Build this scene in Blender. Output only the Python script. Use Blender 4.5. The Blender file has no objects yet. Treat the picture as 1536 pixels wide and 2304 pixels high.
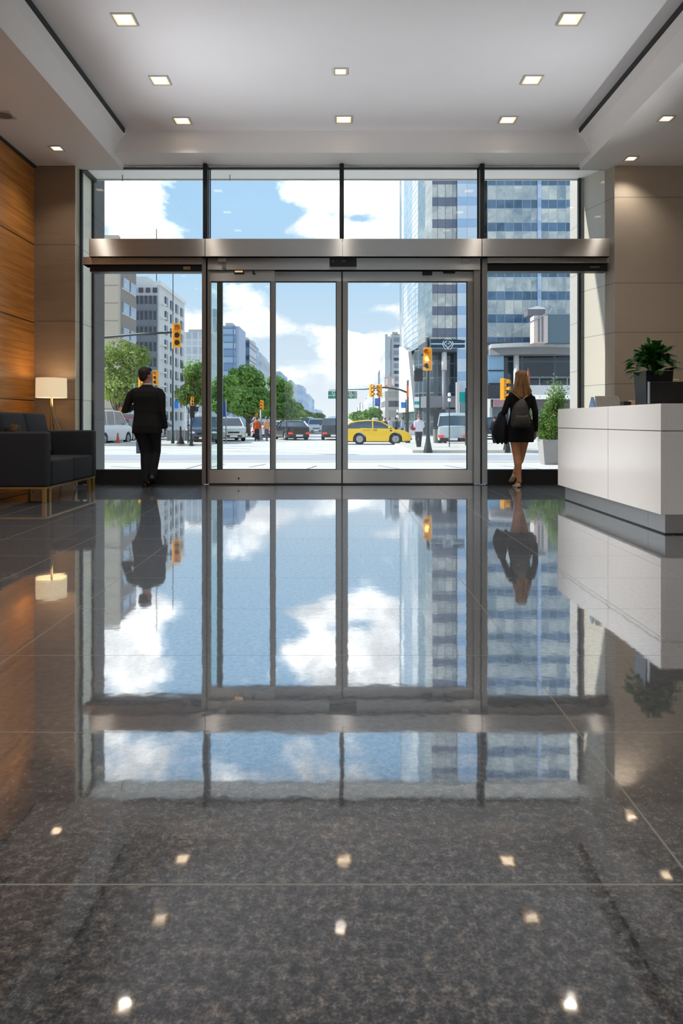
import bpy, bmesh, math, random
from mathutils import Vector, Matrix
R = math.radians
scn = bpy.context.scene
COL = scn.collection
F, CX, CY, CH = 1536.0, 762.0, 948.0, 0.97
GZ = -0.42                                   # street level below the lobby floor
def XX(px, d): return (px - CX) * d / F
def ZZ(py, d): return CH + (CY - py) * d / F
def P(px, py, d): return Vector((XX(px, d), d, ZZ(py, d)))

# ---------------------------------------------------------------- meshes
class MB:
    def __init__(s): s.v = []; s.f = []; s.uv = {}
    def add(s, vs, fs):
        n = len(s.v); s.v += [Vector(v) for v in vs]; s.f += [tuple(i + n for i in f) for f in fs]; return n
    def box(s, x0, x1, y0, y1, z0, z1):
        if x0 > x1: x0, x1 = x1, x0
        if y0 > y1: y0, y1 = y1, y0
        if z0 > z1: z0, z1 = z1, z0
        s.add([(x0,y0,z0),(x1,y0,z0),(x1,y1,z0),(x0,y1,z0),(x0,y0,z1),(x1,y0,z1),(x1,y1,z1),(x0,y1,z1)],
              [(0,3,2,1),(4,5,6,7),(0,1,5,4),(1,2,6,5),(2,3,7,6),(3,0,4,7)]); return s
    def cbox(s, c, sz, rot=None):
        n = len(s.v); h = Vector(sz) / 2
        s.box(-h.x, h.x, -h.y, h.y, -h.z, h.z)
        M = Matrix.Translation(Vector(c)) @ (rot.to_4x4() if rot is not None else Matrix())
        for i in range(n, len(s.v)): s.v[i] = M @ s.v[i]
        return s
    def pbox(s, p0, p1, q0, q1, yf, yb):      # picture span measured at the front plane yf
        return s.box(XX(p0, yf), XX(p1, yf), yf, yb, ZZ(q1, yf), ZZ(q0, yf))
    def prism(s, poly, axis, a, b):           # polygon in the two other axes, extruded
        def mk(p, t):
            return {'x': (t, p[0], p[1]), 'y': (p[0], t, p[1]), 'z': (p[0], p[1], t)}[axis]
        n = len(poly); vs = [mk(p, a) for p in poly] + [mk(p, b) for p in poly]
        fs = [tuple(range(n)), tuple(range(2*n-1, n-1, -1))] + [(i, (i+1) % n + 0, (i+1) % n + n, i + n)[::-1] for i in range(n)]
        s.add(vs, fs); return s
    def rings(s, rs, cap=True, close=False):
        n = len(rs[0]); b = s.add([v for r in rs for v in r], [])
        m = len(rs)
        for i in range(m - 1):
            for j in range(n):
                k = (j + 1) % n
                s.f.append((b+i*n+j, b+i*n+k, b+(i+1)*n+k, b+(i+1)*n+j))
        if cap:
            s.f.append(tuple(b+j for j in range(n))[::-1]); s.f.append(tuple(b+(m-1)*n+j for j in range(n)))
        return s
    def tube(s, pts, rad, n=8, cap=True, flat=1.0):
        pts = [Vector(p) for p in pts]
        if not isinstance(rad, (list, tuple)): rad = [rad] * len(pts)
        rs = []; up = None
        for i, p in enumerate(pts):
            t = (pts[min(i+1, len(pts)-1)] - pts[max(i-1, 0)])
            if t.length < 1e-9: t = Vector((0,0,1))
            t.normalize()
            if up is None:
                up = Vector((0,0,1)) if abs(t.z) < .9 else Vector((0,1,0))
            a = t.cross(up)
            if a.length < 1e-5: a = t.cross(Vector((1,0,0)))
            a.normalize(); b = a.cross(t).normalized(); up = b
            rs.append([p + (a*math.cos(2*math.pi*k/n) + b*math.sin(2*math.pi*k/n)*flat) * rad[i] for k in range(n)])
        return s.rings(rs, cap)
    def lathe(s, prof, c=(0,0,0), n=16, axis='z'):
        c = Vector(c); rs = []
        for r, h in prof:
            ring = []
            for k in range(n):
                a = 2*math.pi*k/n; x, y = r*math.cos(a), r*math.sin(a)
                ring.append(c + Vector({'z': (x, y, h), 'y': (x, h, y), 'x': (h, x, y)}[axis]))
            rs.append(ring)
        return s.rings(rs, True)
    def ell(s, c, r, n=12, m=8, rot=None):
        c = Vector(c); rs = []
        for i in range(m + 1):
            t = -math.pi/2 + math.pi*(i/m); e = max(math.cos(t), .02)
            ring = []
            for k in range(n):
                a = 2*math.pi*k/n
                v = Vector((r[0]*e*math.cos(a), r[1]*e*math.sin(a), r[2]*math.sin(t)))
                if rot is not None: v = rot @ v
                ring.append(c + v)
            rs.append(ring)
        return s.rings(rs, True)
    def quad(s, a, b, c, d): s.add([a, b, c, d], [(0,1,2,3)]); return s
    def build(s, name, mat, parent=None, bevel=0, smooth=False, seg=2, sub=0, remesh=0, sm=0, fixn=True, solid=0):
        me = bpy.data.meshes.new(name)
        me.from_pydata([tuple(v) for v in s.v], [], s.f)
        if fixn:
            bm = bmesh.new(); bm.from_mesh(me); bmesh.ops.recalc_face_normals(bm, faces=bm.faces); bm.to_mesh(me); bm.free()
        if smooth or remesh:
            me.polygons.foreach_set('use_smooth', [True]*len(me.polygons))
        me.update()
        o = bpy.data.objects.new(name, me); COL.objects.link(o)
        if mat is not None: me.materials.append(mat)
        if parent is not None: o.parent = parent
        if solid:
            m = o.modifiers.new('t', 'SOLIDIFY'); m.thickness = solid
        if bevel:
            m = o.modifiers.new('b', 'BEVEL'); m.width = bevel; m.segments = seg; m.limit_method = 'ANGLE'; m.angle_limit = R(35)
            m.harden_normals = False
        if sub:
            m = o.modifiers.new('s', 'SUBSURF'); m.levels = sub; m.render_levels = sub
        if remesh:
            m = o.modifiers.new('r', 'REMESH'); m.mode = 'VOXEL'; m.voxel_size = remesh; m.use_smooth_shade = True
            if sm:
                m = o.modifiers.new('m', 'SMOOTH'); m.iterations = sm; m.factor = .5
        return o

def tag(o, label, cat=None, group=None, kind=None):
    if label: o['label'] = label
    if cat: o['category'] = cat
    if group: o['group'] = group
    if kind: o['kind'] = kind
    return o
def thing(name, label, cat, base=(0,0,0), rz=0, group=None):
    o = bpy.data.objects.new(name, None); COL.objects.link(o); o.empty_display_size = .1
    o['base'] = list(base); o.location = base; o.rotation_euler = (0, 0, rz)
    del o['base']
    return tag(o, label, cat, group)
def settle(root, base):                        # move the root to its base, its parts stay put
    base = Vector(base); root.location = base
    for c in root.children: c.location = c.location - base
    return root
def dup(root, loc, rz=0, label=None, group=None):
    r = root.copy(); COL.objects.link(r); r.location = loc; r.rotation_euler = (0, 0, rz)
    if label: r['label'] = label
    if group: r['group'] = group
    for ch in list(root.children):
        c = ch.copy(); COL.objects.link(c); c.parent = r
        for g in list(ch.children):
            d = g.copy(); COL.objects.link(d); d.parent = c
    return r
def struct(o, label=None):
    o['kind'] = 'structure'
    if label: o['label'] = label
    return o
def textobj(name, txt, mat, parent, loc, size, rot=(R(90),0,0), ext=.002):
    cu = bpy.data.curves.new(name, 'FONT'); cu.body = txt; cu.size = size; cu.extrude = ext
    cu.align_x = 'CENTER'; cu.align_y = 'CENTER'
    cu.materials.append(mat); q = bpy.data.objects.new(name, cu); COL.objects.link(q)
    bpy.context.view_layer.update()
    me = bpy.data.meshes.new_from_object(q.evaluated_get(bpy.context.evaluated_depsgraph_get()))
    bpy.data.objects.remove(q); bpy.data.curves.remove(cu)
    o = bpy.data.objects.new(name, me); COL.objects.link(o)
    o.parent = parent; o.location = loc; o.rotation_euler = rot
    return o

# ---------------------------------------------------------------- materials
def nt(m):
    m.use_nodes = True; t = m.node_tree; t.nodes.clear(); return t
class N:                                       # small node helper
    def __init__(s, t): s.t = t
    def n(s, typ, **k):
        o = s.t.nodes.new(typ)
        for a, b in k.items(): setattr(o, a, b)
        return o
    def l(s, a, b): s.t.links.new(a, b)
    def math(s, op, a, b=None, c=None, clamp=False):
        o = s.n('ShaderNodeMath', operation=op, use_clamp=clamp)
        for i, x in enumerate((a, b, c)):
            if x is None: continue
            if isinstance(x, (int, float)): o.inputs[i].default_value = x
            else: s.l(x, o.inputs[i])
        return o.outputs[0]
    def ramp(s, fac, stops, interp='LINEAR'):
        o = s.n('ShaderNodeValToRGB'); o.color_ramp.interpolation = interp
        e = o.color_ramp.elements
        while len(e) > 1: e.remove(e[-1])
        for i, (p, c) in enumerate(stops):
            if i == 0: x = e[0]; x.position = p
            else: x = e.new(p)
            x.color = (c, c, c, 1) if isinstance(c, (int, float)) else (*c[:3], 1)
        s.l(fac, o.inputs[0]); return o.outputs[0]
    def mix(s, fac, a, b, blend='MIX'):
        o = s.n('ShaderNodeMix', data_type='RGBA', blend_type=blend)
        for sock, x in ((o.inputs[0], fac), (o.inputs[6], a), (o.inputs[7], b)):
            if isinstance(x, (int, float)): sock.default_value = x
            elif isinstance(x, (tuple, list)): sock.default_value = (*x[:3], 1)
            else: s.l(x, sock)
        return o.outputs[2]
    def noise(s, vec, scale, detail=3, rough=.5, dist=0):
        o = s.n('ShaderNodeTexNoise'); o.inputs['Scale'].default_value = scale; o.inputs['Detail'].default_value = detail
        o.inputs['Roughness'].default_value = rough; o.inputs['Distortion'].default_value = dist
        if vec is not None: s.l(vec, o.inputs['Vector'])
        return o.outputs[0]
    def mapping(s, vec, scale=(1,1,1), loc=(0,0,0), rot=(0,0,0)):
        o = s.n('ShaderNodeMapping'); o.inputs['Scale'].default_value = scale; o.inputs['Location'].default_value = loc
        o.inputs['Rotation'].default_value = rot
        s.l(vec, o.inputs[0]); return o.outputs[0]
    def obj(s): return s.n('ShaderNodeTexCoord').outputs['Object']
    def pos(s): return s.n('ShaderNodeNewGeometry').outputs['Position']
    def sep(s, v):
        o = s.n('ShaderNodeSeparateXYZ'); s.l(v, o.inputs[0]); return o.outputs
    def comb(s, x, y, z=0.0):
        o = s.n('ShaderNodeCombineXYZ')
        for i, v in enumerate((x, y, z)):
            if isinstance(v, (int, float)): o.inputs[i].default_value = v
            else: s.l(v, o.inputs[i])
        return o.outputs[0]
    def out(s, sh):
        o = s.n('ShaderNodeOutputMaterial'); s.l(sh, o.inputs[0])
    def bump(s, h, strength=.2, dist=.01):
        o = s.n('ShaderNodeBump'); o.inputs['Strength'].default_value = strength; o.inputs['Distance'].default_value = dist
        s.l(h, o.inputs['Height']); return o.outputs[0]
    def bsdf(s, col, rough=.5, metal=0, spec=.5, **k):
        o = s.n('ShaderNodeBsdfPrincipled')
        for nm, x in (('Base Color', col), ('Roughness', rough), ('Metallic', metal), ('Specular IOR Level', spec)):
            if isinstance(x, (int, float)): o.inputs[nm].default_value = x
            elif isinstance(x, (tuple, list)): o.inputs[nm].default_value = (*x[:3], 1)
            else: s.l(x, o.inputs[nm])
        for nm, x in k.items():
            nm = nm.replace('_', ' ')
            if isinstance(x, (int, float)): o.inputs[nm].default_value = x
            elif isinstance(x, (tuple, list)): o.inputs[nm].default_value = (*x[:3], 1)
            else: s.l(x, o.inputs[nm])
        return o.outputs[0]

def srgb(r, g, b):
    return tuple((c/255/12.92 if c <= 10 else ((c/255+.055)/1.055)**2.4) for c in (r, g, b))
def mat(name, col, rough=.5, metal=0, spec=.5, var=.08, vs=6, bump=0, bs=60, emis=None, es=0, **k):
    m = bpy.data.materials.new(name); g = N(nt(m))
    c = col
    ob = g.obj()
    if var:
        f = g.ramp(g.noise(ob, vs, 4, .6), [(.3, 1-var), (.7, 1+var)])
        c = g.mix(1, col, f, 'MULTIPLY')
    if bump: k['Normal'] = g.bump(g.noise(ob, bs, 3), bump, .004)
    if emis: k['Emission_Color'] = emis; k['Emission_Strength'] = es
    g.out(g.bsdf(c, rough, metal, spec, **k)); return m

M = {}
def granite():
    m = bpy.data.materials.new('polished_granite'); g = N(nt(m)); p = g.pos()
    x, y, z = g.sep(p)
    n1 = g.noise(p, 46, 5, .74); n2 = g.noise(p, 150, 3, .6); n3 = g.noise(p, 18, 3, .6, .6); n4 = g.noise(p, 1.2, 3, .6)
    a = g.math('ADD', g.math('MULTIPLY', n1, .72), g.math('MULTIPLY', n2, .36))
    base = g.ramp(a, [(.42, srgb(28,31,35)), (.51, srgb(56,58,62)), (.59, srgb(92,92,92)), (.68, srgb(138,134,128))])
    warm = g.ramp(n3, [(.50, 0), (.66, 1)])
    base = g.mix(g.math('MULTIPLY', warm, .5), base, g.mix(1, base, (1.35, 1.12, .92), 'MULTIPLY'))
    dk = g.ramp(n3, [(.36, .5), (.47, 1)])
    base = g.mix(1, base, dk, 'MULTIPLY')
    base = g.mix(1, base, g.ramp(n4, [(.35, .85), (.65, 1.15)]), 'MULTIPLY')
    # joints between the slabs: 0.70 m grid, the middle slab is double width
    def line(v, off, w):
        t = g.math('SUBTRACT', v, off); t = g.math('DIVIDE', t, .7)
        t = g.math('ABSOLUTE', g.math('SUBTRACT', t, g.math('ROUND', t)))
        return g.math('LESS_THAN', g.math('MULTIPLY', t, .7), w)
    lx = line(x, .747, .0028); ly = line(y, 1.43, .0024)
    mid = g.math('GREATER_THAN', g.math('ABSOLUTE', g.math('SUBTRACT', x, -.303)), .5)
    lx = g.math('MULTIPLY', lx, mid)
    gl = g.math('MAXIMUM', lx, ly)
    base = g.mix(gl, base, srgb(150, 148, 143))
    lw = g.n('ShaderNodeLayerWeight'); lw.inputs[0].default_value = .5
    wob = g.noise(p, 9, 2, .5)
    bn = g.bump(g.math('ADD', g.math('MULTIPLY', wob, 1.0), g.math('MULTIPLY', n1, .015)), .010, .02)
    refl = g.ramp(lw.outputs['Facing'], [(.30, .07), (.42, .15), (.50, .32), (.56, .62), (.66, .77), (.80, .82), (.92, .84), (1, .84)])
    refl = g.math('MULTIPLY', refl, g.math('SUBTRACT', 1.0, g.math('MULTIPLY', gl, .55)))
    # crystals take the polish unevenly
    refl = g.math('MULTIPLY', refl, g.ramp(a, [(.42, .86), (.6, 1.0)]))
    di = g.n('ShaderNodeBsdfDiffuse'); g.l(base, di.inputs[0])
    go = g.n('ShaderNodeBsdfGlossy'); go.inputs['Roughness'].default_value = .035; go.inputs[0].default_value = (.97, .98, 1, 1)
    g.l(bn, go.inputs['Normal'])
    g2 = g.n('ShaderNodeBsdfGlossy'); g2.inputs['Roughness'].default_value = .42; g2.inputs[0].default_value = (.9, .92, .95, 1)
    gm = g.n('ShaderNodeMixShader'); gm.inputs[0].default_value = .17; g.l(go.outputs[0], gm.inputs[1]); g.l(g2.outputs[0], gm.inputs[2])
    mx = g.n('ShaderNodeMixShader'); g.l(refl, mx.inputs[0]); g.l(di.outputs[0], mx.inputs[1]); g.l(gm.outputs[0], mx.inputs[2])
    g.out(mx.outputs[0]); return m
def wood():
    m = bpy.data.materials.new('oak_panelling'); g = N(nt(m)); p = g.pos(); x, y, z = g.sep(p)
    v = g.mapping(p, (1, .22, 5))
    gr = g.noise(v, 3.2, 5, .65, .8); fine = g.noise(g.mapping(p, (1, .5, 40)), 4, 3, .6)
    t = g.math('ADD', g.math('MULTIPLY', gr, .75), g.math('MULTIPLY', fine, .25))
    c = g.ramp(t, [(.32, srgb(146, 92, 38)), (.48, srgb(188, 124, 58)), (.58, srgb(206, 140, 70)), (.72, srgb(216, 156, 88))])
    # board joints: strong every 1.18 m, thin planks between
    a = g.math('DIVIDE', g.math('SUBTRACT', z, .10), 1.183)
    a = g.math('MULTIPLY', g.math('ABSOLUTE', g.math('SUBTRACT', a, g.math('ROUND', a))), 1.183)
    big = g.math('LESS_THAN', a, .008)
    b = g.math('DIVIDE', g.math('SUBTRACT', z, .10), .1479)
    b = g.math('MULTIPLY', g.math('ABSOLUTE', g.math('SUBTRACT', b, g.math('ROUND', b))), .1479)
    sm = g.math('MULTIPLY', g.math('LESS_THAN', b, .003), .35)
    c = g.mix(g.math('MAXIMUM', big, sm), c, srgb(48, 26, 12))
    g.out(g.bsdf(c, .32, 0, .5, Normal=g.bump(t, .12, .004))); return m
def stone(name, col, seams, dark=.55, rough=.5, var=.1, vein=0):
    m = bpy.data.materials.new(name); g = N(nt(m)); p = g.pos(); x, y, z = g.sep(p)
    n1 = g.noise(p, 1.4, 4, .6); n2 = g.noise(p, 140, 2, .5); n3 = g.noise(g.mapping(p, (1, 1, 7)), 1.6, 4, .6, .5)
    f = g.math('ADD', g.math('ADD', g.math('MULTIPLY', n1, .5), g.math('MULTIPLY', n2, .25)), g.math('MULTIPLY', n3, .25 + vein))
    c = g.mix(1, col, g.ramp(f, [(.35, 1-var), (.75, 1+var)]), 'MULTIPLY')
    s = None
    for zz in seams:
        k = g.math('LESS_THAN', g.math('ABSOLUTE', g.math('SUBTRACT', z, zz)), .006)
        s = k if s is None else g.math('MAXIMUM', s, k)
    if s is not None: c = g.mix(s, c, tuple(v*dark for v in col))
    g.out(g.bsdf(c, rough, 0, .4)); return m
def steel(name, col=(.62,.60,.57), rough=.27, aniso=.85, tangent=(1,0,0)):
    m = bpy.data.materials.new(name); g = N(nt(m)); p = g.pos()
    n = g.noise(g.mapping(p, (.6, .6, 160)), 6, 3, .6)
    c = g.mix(1, col, g.ramp(n, [(.3, .93), (.7, 1.05)]), 'MULTIPLY')
    tv = g.comb(*[float(t) for t in tangent])
    g.out(g.bsdf(c, rough, 1, .5, Anisotropic=aniso, Tangent=tv)); return m
def glass(name='clear_glass', tint=(.975,.99,.985), r=.06):
    m = bpy.data.materials.new(name); g = N(nt(m))
    fr = g.n('ShaderNodeFresnel'); fr.inputs[0].default_value = 1.45
    tr = g.n('ShaderNodeBsdfTransparent'); tr.inputs[0].default_value = (*tint, 1)
    go = g.n('ShaderNodeBsdfGlossy'); go.inputs['Roughness'].default_value = .0
    mx = g.n('ShaderNodeMixShader'); g.l(g.math('MULTIPLY', fr.outputs[0], .9), mx.inputs[0]); g.l(tr.outputs[0], mx.inputs[1]); g.l(go.outputs[0], mx.inputs[2])
    g.out(mx.outputs[0]); return m
def leaf(name, cols, scale=.6, tr=.35, rough=.6):
    m = bpy.data.materials.new(name); g = N(nt(m)); p = g.pos()
    f = g.math('ADD', g.math('MULTIPLY', g.noise(p, scale, 3, .6), .6), g.math('MULTIPLY', g.noise(p, scale*9, 2, .6), .4))
    c = g.ramp(f, [(.34 + .32*i/(len(cols)-1), q) for i, q in enumerate(cols)])
    b = g.bsdf(c, rough, 0, .3)
    t = g.n('ShaderNodeBsdfTranslucent'); g.l(g.mix(1, c, (1.1, 1.25, .6), 'MULTIPLY'), t.inputs[0])
    mx = g.n('ShaderNodeMixShader'); mx.inputs[0].default_value = tr; g.l(b, mx.inputs[1]); g.l(t.outputs[0], mx.inputs[2])
    g.out(mx.outputs[0]); return m
def curtain(name, cw, rows, mull, mw=.08, u0=0, v0=0, noise_s=.12, rough=.08, spec=.7, jitter=.35):
    """curtain wall: cell width cw; rows = [(height, dark colour, light colour), ...] repeating upward; uv in metres"""
    m = bpy.data.materials.new(name); g = N(nt(m))
    uv = g.n('ShaderNodeUVMap').outputs[0]; u, v, _ = g.sep(uv)
    u = g.math('ADD', u, float(-u0)); v = g.math('ADD', v, float(-v0))
    per = sum(r[0] for r in rows)
    cu = g.math('FLOOR', g.math('DIVIDE', u, cw)); fu = g.math('MULTIPLY', g.math('FRACT', g.math('DIVIDE', u, cw)), cw)
    vv = g.math('DIVIDE', v, per); cv = g.math('FLOOR', vv); fv = g.math('MULTIPLY', g.math('FRACT', vv), per)
    wn = g.n('ShaderNodeTexWhiteNoise'); wn.noise_dimensions = '3D'
    nz = g.noise(g.comb(g.math('ADD', u, g.math('MULTIPLY', cu, 3.1)), g.math('ADD', v, g.math('MULTIPLY', cu, 1.3)), 0), noise_s, 4, .65, 1.2)  # soft noise paints reflections into the glass colours
    col = None; z = 0; line = g.math('LESS_THAN', fu, mw)
    for i, (h, a, b) in enumerate(rows):
        w = g.n('ShaderNodeTexWhiteNoise'); w.noise_dimensions = '3D'; g.l(g.comb(cu, cv, float(i*7+1)), w.inputs[0])
        t = g.math('ADD', g.math('MULTIPLY', w.outputs[0], jitter), g.math('MULTIPLY', g.ramp(nz, [(.38, 0), (.62, 1)]), 1-jitter))
        c = g.mix(t, a, b)
        col = c if col is None else g.mix(g.math('GREATER_THAN', fv, z), col, c)
        line = g.math('MAXIMUM', line, g.math('LESS_THAN', g.math('ABSOLUTE', g.math('SUBTRACT', fv, z + mw/2)), mw/2))
        z += h
    col = g.mix(line, col, mull)
    g.out(g.bsdf(col, g.math('ADD', g.math('MULTIPLY', line, .4), rough), 0, spec)); return m
M['granite'] = granite(); M['wood'] = wood()
M['ceil'] = mat('white_ceiling_paint', srgb(240,240,243), .75, var=.015, vs=1.2)
M['ceil2'] = mat('white_soffit_paint', srgb(240,239,238), .7, var=.015, vs=1.2)
M['gap'] = mat('painted_shadow_gap', srgb(50,54,56), .7, var=.05)  # dark colour standing in for shade in the gaps
M['stoneL'] = stone('taupe_limestone', srgb(136,116,96), [3.65, 2.49, 1.3], rough=.45, var=.16, vein=.3)
M['stoneR'] = stone('warm_grey_limestone', srgb(184,170,152), [4.37, 3.07, 2.32, 1.54], rough=.5, var=.06)
M['stoneJ'] = stone('pale_limestone_jamb', srgb(192,186,174), [4.37, 3.07, 2.32, 1.54], rough=.5, var=.04)
M['stoneLJ'] = stone('grey_green_limestone_jamb', srgb(214,210,190), [3.65, 2.49, 1.3], rough=.4, var=.14, vein=.5)
M['pierD'] = stone('dark_slate_pier', srgb(88,86,82), [4.2, 3.4, 2.6, 1.8, 1.0], rough=.5, var=.14)
M['pierR'] = stone('grey_stone_pier', srgb(176,172,168), [4.2, 3.4, 2.6, 1.8, 1.0], rough=.5, var=.07)
M['steel'] = steel('brushed_steel_header', (.68,.66,.63), .42, 1.0, (0,0,1))
M['steelV'] = steel('brushed_steel_frame', (.40,.385,.36), .34, .5, (0,0,1))
M['steelP'] = steel('brushed_steel_plinth', (.66,.66,.66), .38, 0)
M['black'] = mat('black_anodised_metal', srgb(26,30,31), .45, .2, var=.05)
M['sill'] = mat('black_sill_panel', srgb(20,22,22), .5, var=.05)
M['glass'] = glass()
M['glassG'] = glass('green_tinted_glass', (.86,.93,.91))
M['desk'] = mat('white_lacquer', srgb(238,237,236), .16, var=.01, vs=2, spec=.6)
M['fabric'] = mat('charcoal_upholstery', srgb(38,41,46), .8, var=.07, vs=30, bump=.25, bs=500)
M['fabric2'] = mat('dark_brown_upholstery', srgb(40,36,36), .8, var=.07, vs=30, bump=.2, bs=500)
M['brass'] = mat('satin_brass', srgb(190,160,100), .35, 1, var=.04)
M['chrome'] = mat('polished_metal', srgb(205,205,205), .2, 1, var=.03)
M['suit'] = mat('black_suit_wool', srgb(15,16,19), .85, var=.1, vs=20, bump=.2, bs=120)
M['trouser'] = mat('dark_navy_trouser_wool', srgb(17,20,27), .85, var=.12, vs=14, bump=.25, bs=60)
M['skin'] = mat('skin', srgb(196,140,112), .5, var=.05, vs=12, Subsurface_Weight=.1)
M['skinT'] = mat('tanned_skin', srgb(214,152,112), .45, var=.05, vs=10)
M['hairB'] = mat('dark_brown_hair', srgb(42,30,24), .55, var=.25, vs=60)
M['shoe'] = mat('black_leather', srgb(20,18,18), .3, var=.05)
M['dress'] = mat('black_knit_dress', srgb(13,13,16), .9, var=.1, vs=18, bump=.2, bs=90)
M['bag'] = mat('charcoal_backpack_nylon', srgb(62,60,58), .55, var=.2, vs=14, bump=.3, bs=50)
M['strap'] = mat('tan_strap', srgb(168,136,100), .6, var=.08)
M['coat'] = mat('dark_navy_coat_cloth', srgb(24,26,36), .85, var=.12, vs=20)
M['beige'] = mat('beige_shoe_canvas', srgb(200,188,164), .7, var=.06)
M['white'] = mat('white_plastic', srgb(236,236,236), .4, var=.02)
M['rubber'] = mat('black_rubber', srgb(22,22,23), .7, var=.05)
M['alloy'] = mat('alloy_rim', srgb(176,178,182), .3, .8, var=.04)
M['autoglass'] = mat('car_window_glass', srgb(58,76,90), .06, 0, .9, var=.25, vs=1.5)
M['tail'] = mat('red_tail_light', srgb(200,36,30), .2, 0, .6, var=.05, emis=srgb(255,70,40), es=.5)
M['head'] = mat('clear_headlamp', srgb(228,230,232), .1, .2, .8, var=.05)
M['sigyel'] = mat('signal_yellow_paint', srgb(240,164,24), .45, var=.08, vs=3)
M['lensd'] = mat('dark_signal_lens', srgb(34,40,34), .25, var=.05)
M['lensamb'] = mat('lit_amber_lens', srgb(255,210,110), .3, var=0, emis=srgb(255,196,90), es=5)
M['lensred'] = mat('amber_lens_unlit', srgb(190,120,30), .3, var=.04)
M['poled'] = mat('dark_green_painted_steel', srgb(40,50,50), .45, .3, var=.08)
M['polesil'] = mat('galvanised_steel', srgb(160,164,166), .4, .6, var=.06)
M['asphalt'] = mat('sunlit_asphalt', srgb(212,207,199), .9, var=.07, vs=.35)
M['asph2'] = mat('darker_asphalt_lane', srgb(176,176,180), .9, var=.06, vs=.5)
M['concrete'] = mat('pale_concrete_paving', srgb(218,213,206), .85, var=.06, vs=.9)
M['curb'] = mat('concrete_kerb', srgb(206,200,188), .85, var=.06)
M['paint'] = mat('white_road_paint', srgb(238,238,236), .7, var=.04)
M['crack'] = mat('dark_paving_joint', srgb(96,98,102), .9, var=.05)
M['lamp'] = mat('lamp_shade_linen', srgb(240,228,204), .8, var=.03, vs=60, emis=srgb(255,226,180), es=.55)
M['lens'] = mat('downlight_diffuser', (1,.9,.75), .5, var=0, emis=srgb(255,226,190), es=4.5)
M['dlframe'] = mat('downlight_trim', srgb(196,194,190), .5, var=.02)
M['dlwell'] = mat('downlight_reflector', srgb(236,214,184), .4, var=.03, emis=srgb(255,214,168), es=1.1)
M['leafD'] = leaf('glossy_dark_leaf', [srgb(10,36,12), srgb(26,72,20), srgb(60,116,34)], 14, .2, .3)
M['leafS'] = leaf('shrub_leaf', [srgb(44,74,28), srgb(96,130,58), srgb(168,184,112)], 2.4, .35)
M['leafA'] = leaf('street_tree_leaf', [srgb(74,96,50), srgb(130,150,82), srgb(186,196,128)], .7, .4)
M['leafB'] = leaf('avenue_tree_leaf', [srgb(72,104,52), srgb(132,168,88), srgb(186,208,130)], .45, .4)
M['bark'] = mat('grey_brown_bark', srgb(112,100,86), .9, var=.2, vs=3)
M['soil'] = mat('dark_potting_soil', srgb(44,36,28), .95, var=.2, vs=40)
M['planter'] = mat('grey_fibre_planter', srgb(158,156,154), .6, var=.05)
M['potD'] = mat('dark_glazed_pot', srgb(20,26,32), .12, 0, .8, var=.08)
def tint(name, c, **k):
    key = name
    if key not in M: M[key] = mat(name, c, **k)
    return M[key]
# ================================================================ ROOM SHELL
YB, YG = 10.36, 10.55          # stone wall face, glass plane
XL = -4.62; XRW = 6.6; ZS = 4.85; ZC = 5.23
def S(mb, name, m, **k): return struct(mb.build(name, m, **k))
S(MB().box(XL-.1, XRW+.1, -3.2, 10.62, -.12, 0), 'floor', M['granite'])
S(MB().box(-3.4, 3.8, -3.0, 10.1, ZC, ZC+.1), 'ceiling', M['ceil'])
# dropped soffits with a sloping cornice face towards the raised ceiling
xl, xr, xlt, xrt = -3.33, 3.72, -3.12, 3.50
o = S(MB().prism([(XL-.1, ZS), (xl, ZS), (xl+.13, ZS+.24), (xlt, ZC-.05), (xlt, ZC+.3), (XL-.1, ZC+.3)], 'y', -3.1, YG-.02), 'ceiling_soffit_left', M['ceil2'])
o = S(MB().prism([(XRW+.1, ZS), (XRW+.1, ZC+.3), (xrt, ZC+.3), (xrt, ZC-.05), (xr-.13, ZS+.24), (xr, ZS)], 'y', -3.1, YG-.02), 'ceiling_soffit_right', M['ceil2'])
S(MB().box(XL-.1, XRW+.1, 10.0, 11.1, 4.905, ZC+.3), 'ceiling_soffit_front', M['ceil2'])
mb = MB(); mb.box(xlt-.01, xlt+.012, -3, 9.93, ZC-.062, ZC-.002); S(mb, 'trim_1', M['gap'])  # dark strip painted as the shade of a slot below the ceiling
mb = MB(); mb.box(xrt-.012, xrt+.01, -3, 9.93, ZC-.062, ZC-.002); S(mb, 'trim_2', M['gap'])  # same painted slot shade on the right side
S(MB().box(-8, 8, -4.0, 11.1, 5.56, 5.8), 'roof', M['ceil2'])  # unseen slab added over the lobby to block the sun
# walls
S(MB().box(XL-.15, XL, -3.1, YB, 0, ZS+.2), 'wall_left', M['wood'])
S(MB().box(XL-.15, -4.0, YB, 11.1, 0, ZS+.25), 'wall_front_left', M['stoneL'])
S(MB().box(-4.0, -3.996, YB+.001, 11.099, 0, 4.905), 'wall_front_left_return', M['stoneLJ'])
S(MB().box(-7, -4.0, 11.1, 11.66, -.42, 5.8), 'wall_outside_left', M['pierD'])
xrr = XX(1383, YB)
S(MB().prism([(xrr, YB), (XRW+.15, YB), (XRW+.15, 11.1), (3.946, 11.1)], 'z', 0, ZS+.25), 'wall_front_right', M['stoneR'])
S(MB().prism([(xrr-.006, YB+.001), (xrr, YB+.001), (3.946, 11.099), (3.940, 11.099)], 'z', 0, 4.905), 'wall_front_right_return', M['stoneJ'])
S(MB().prism([(3.94, 11.1), (9, 11.1), (9, 11.6), (3.925, 11.6)], 'z', -.42, 5.8), 'wall_outside_right', M['pierR'])
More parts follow.
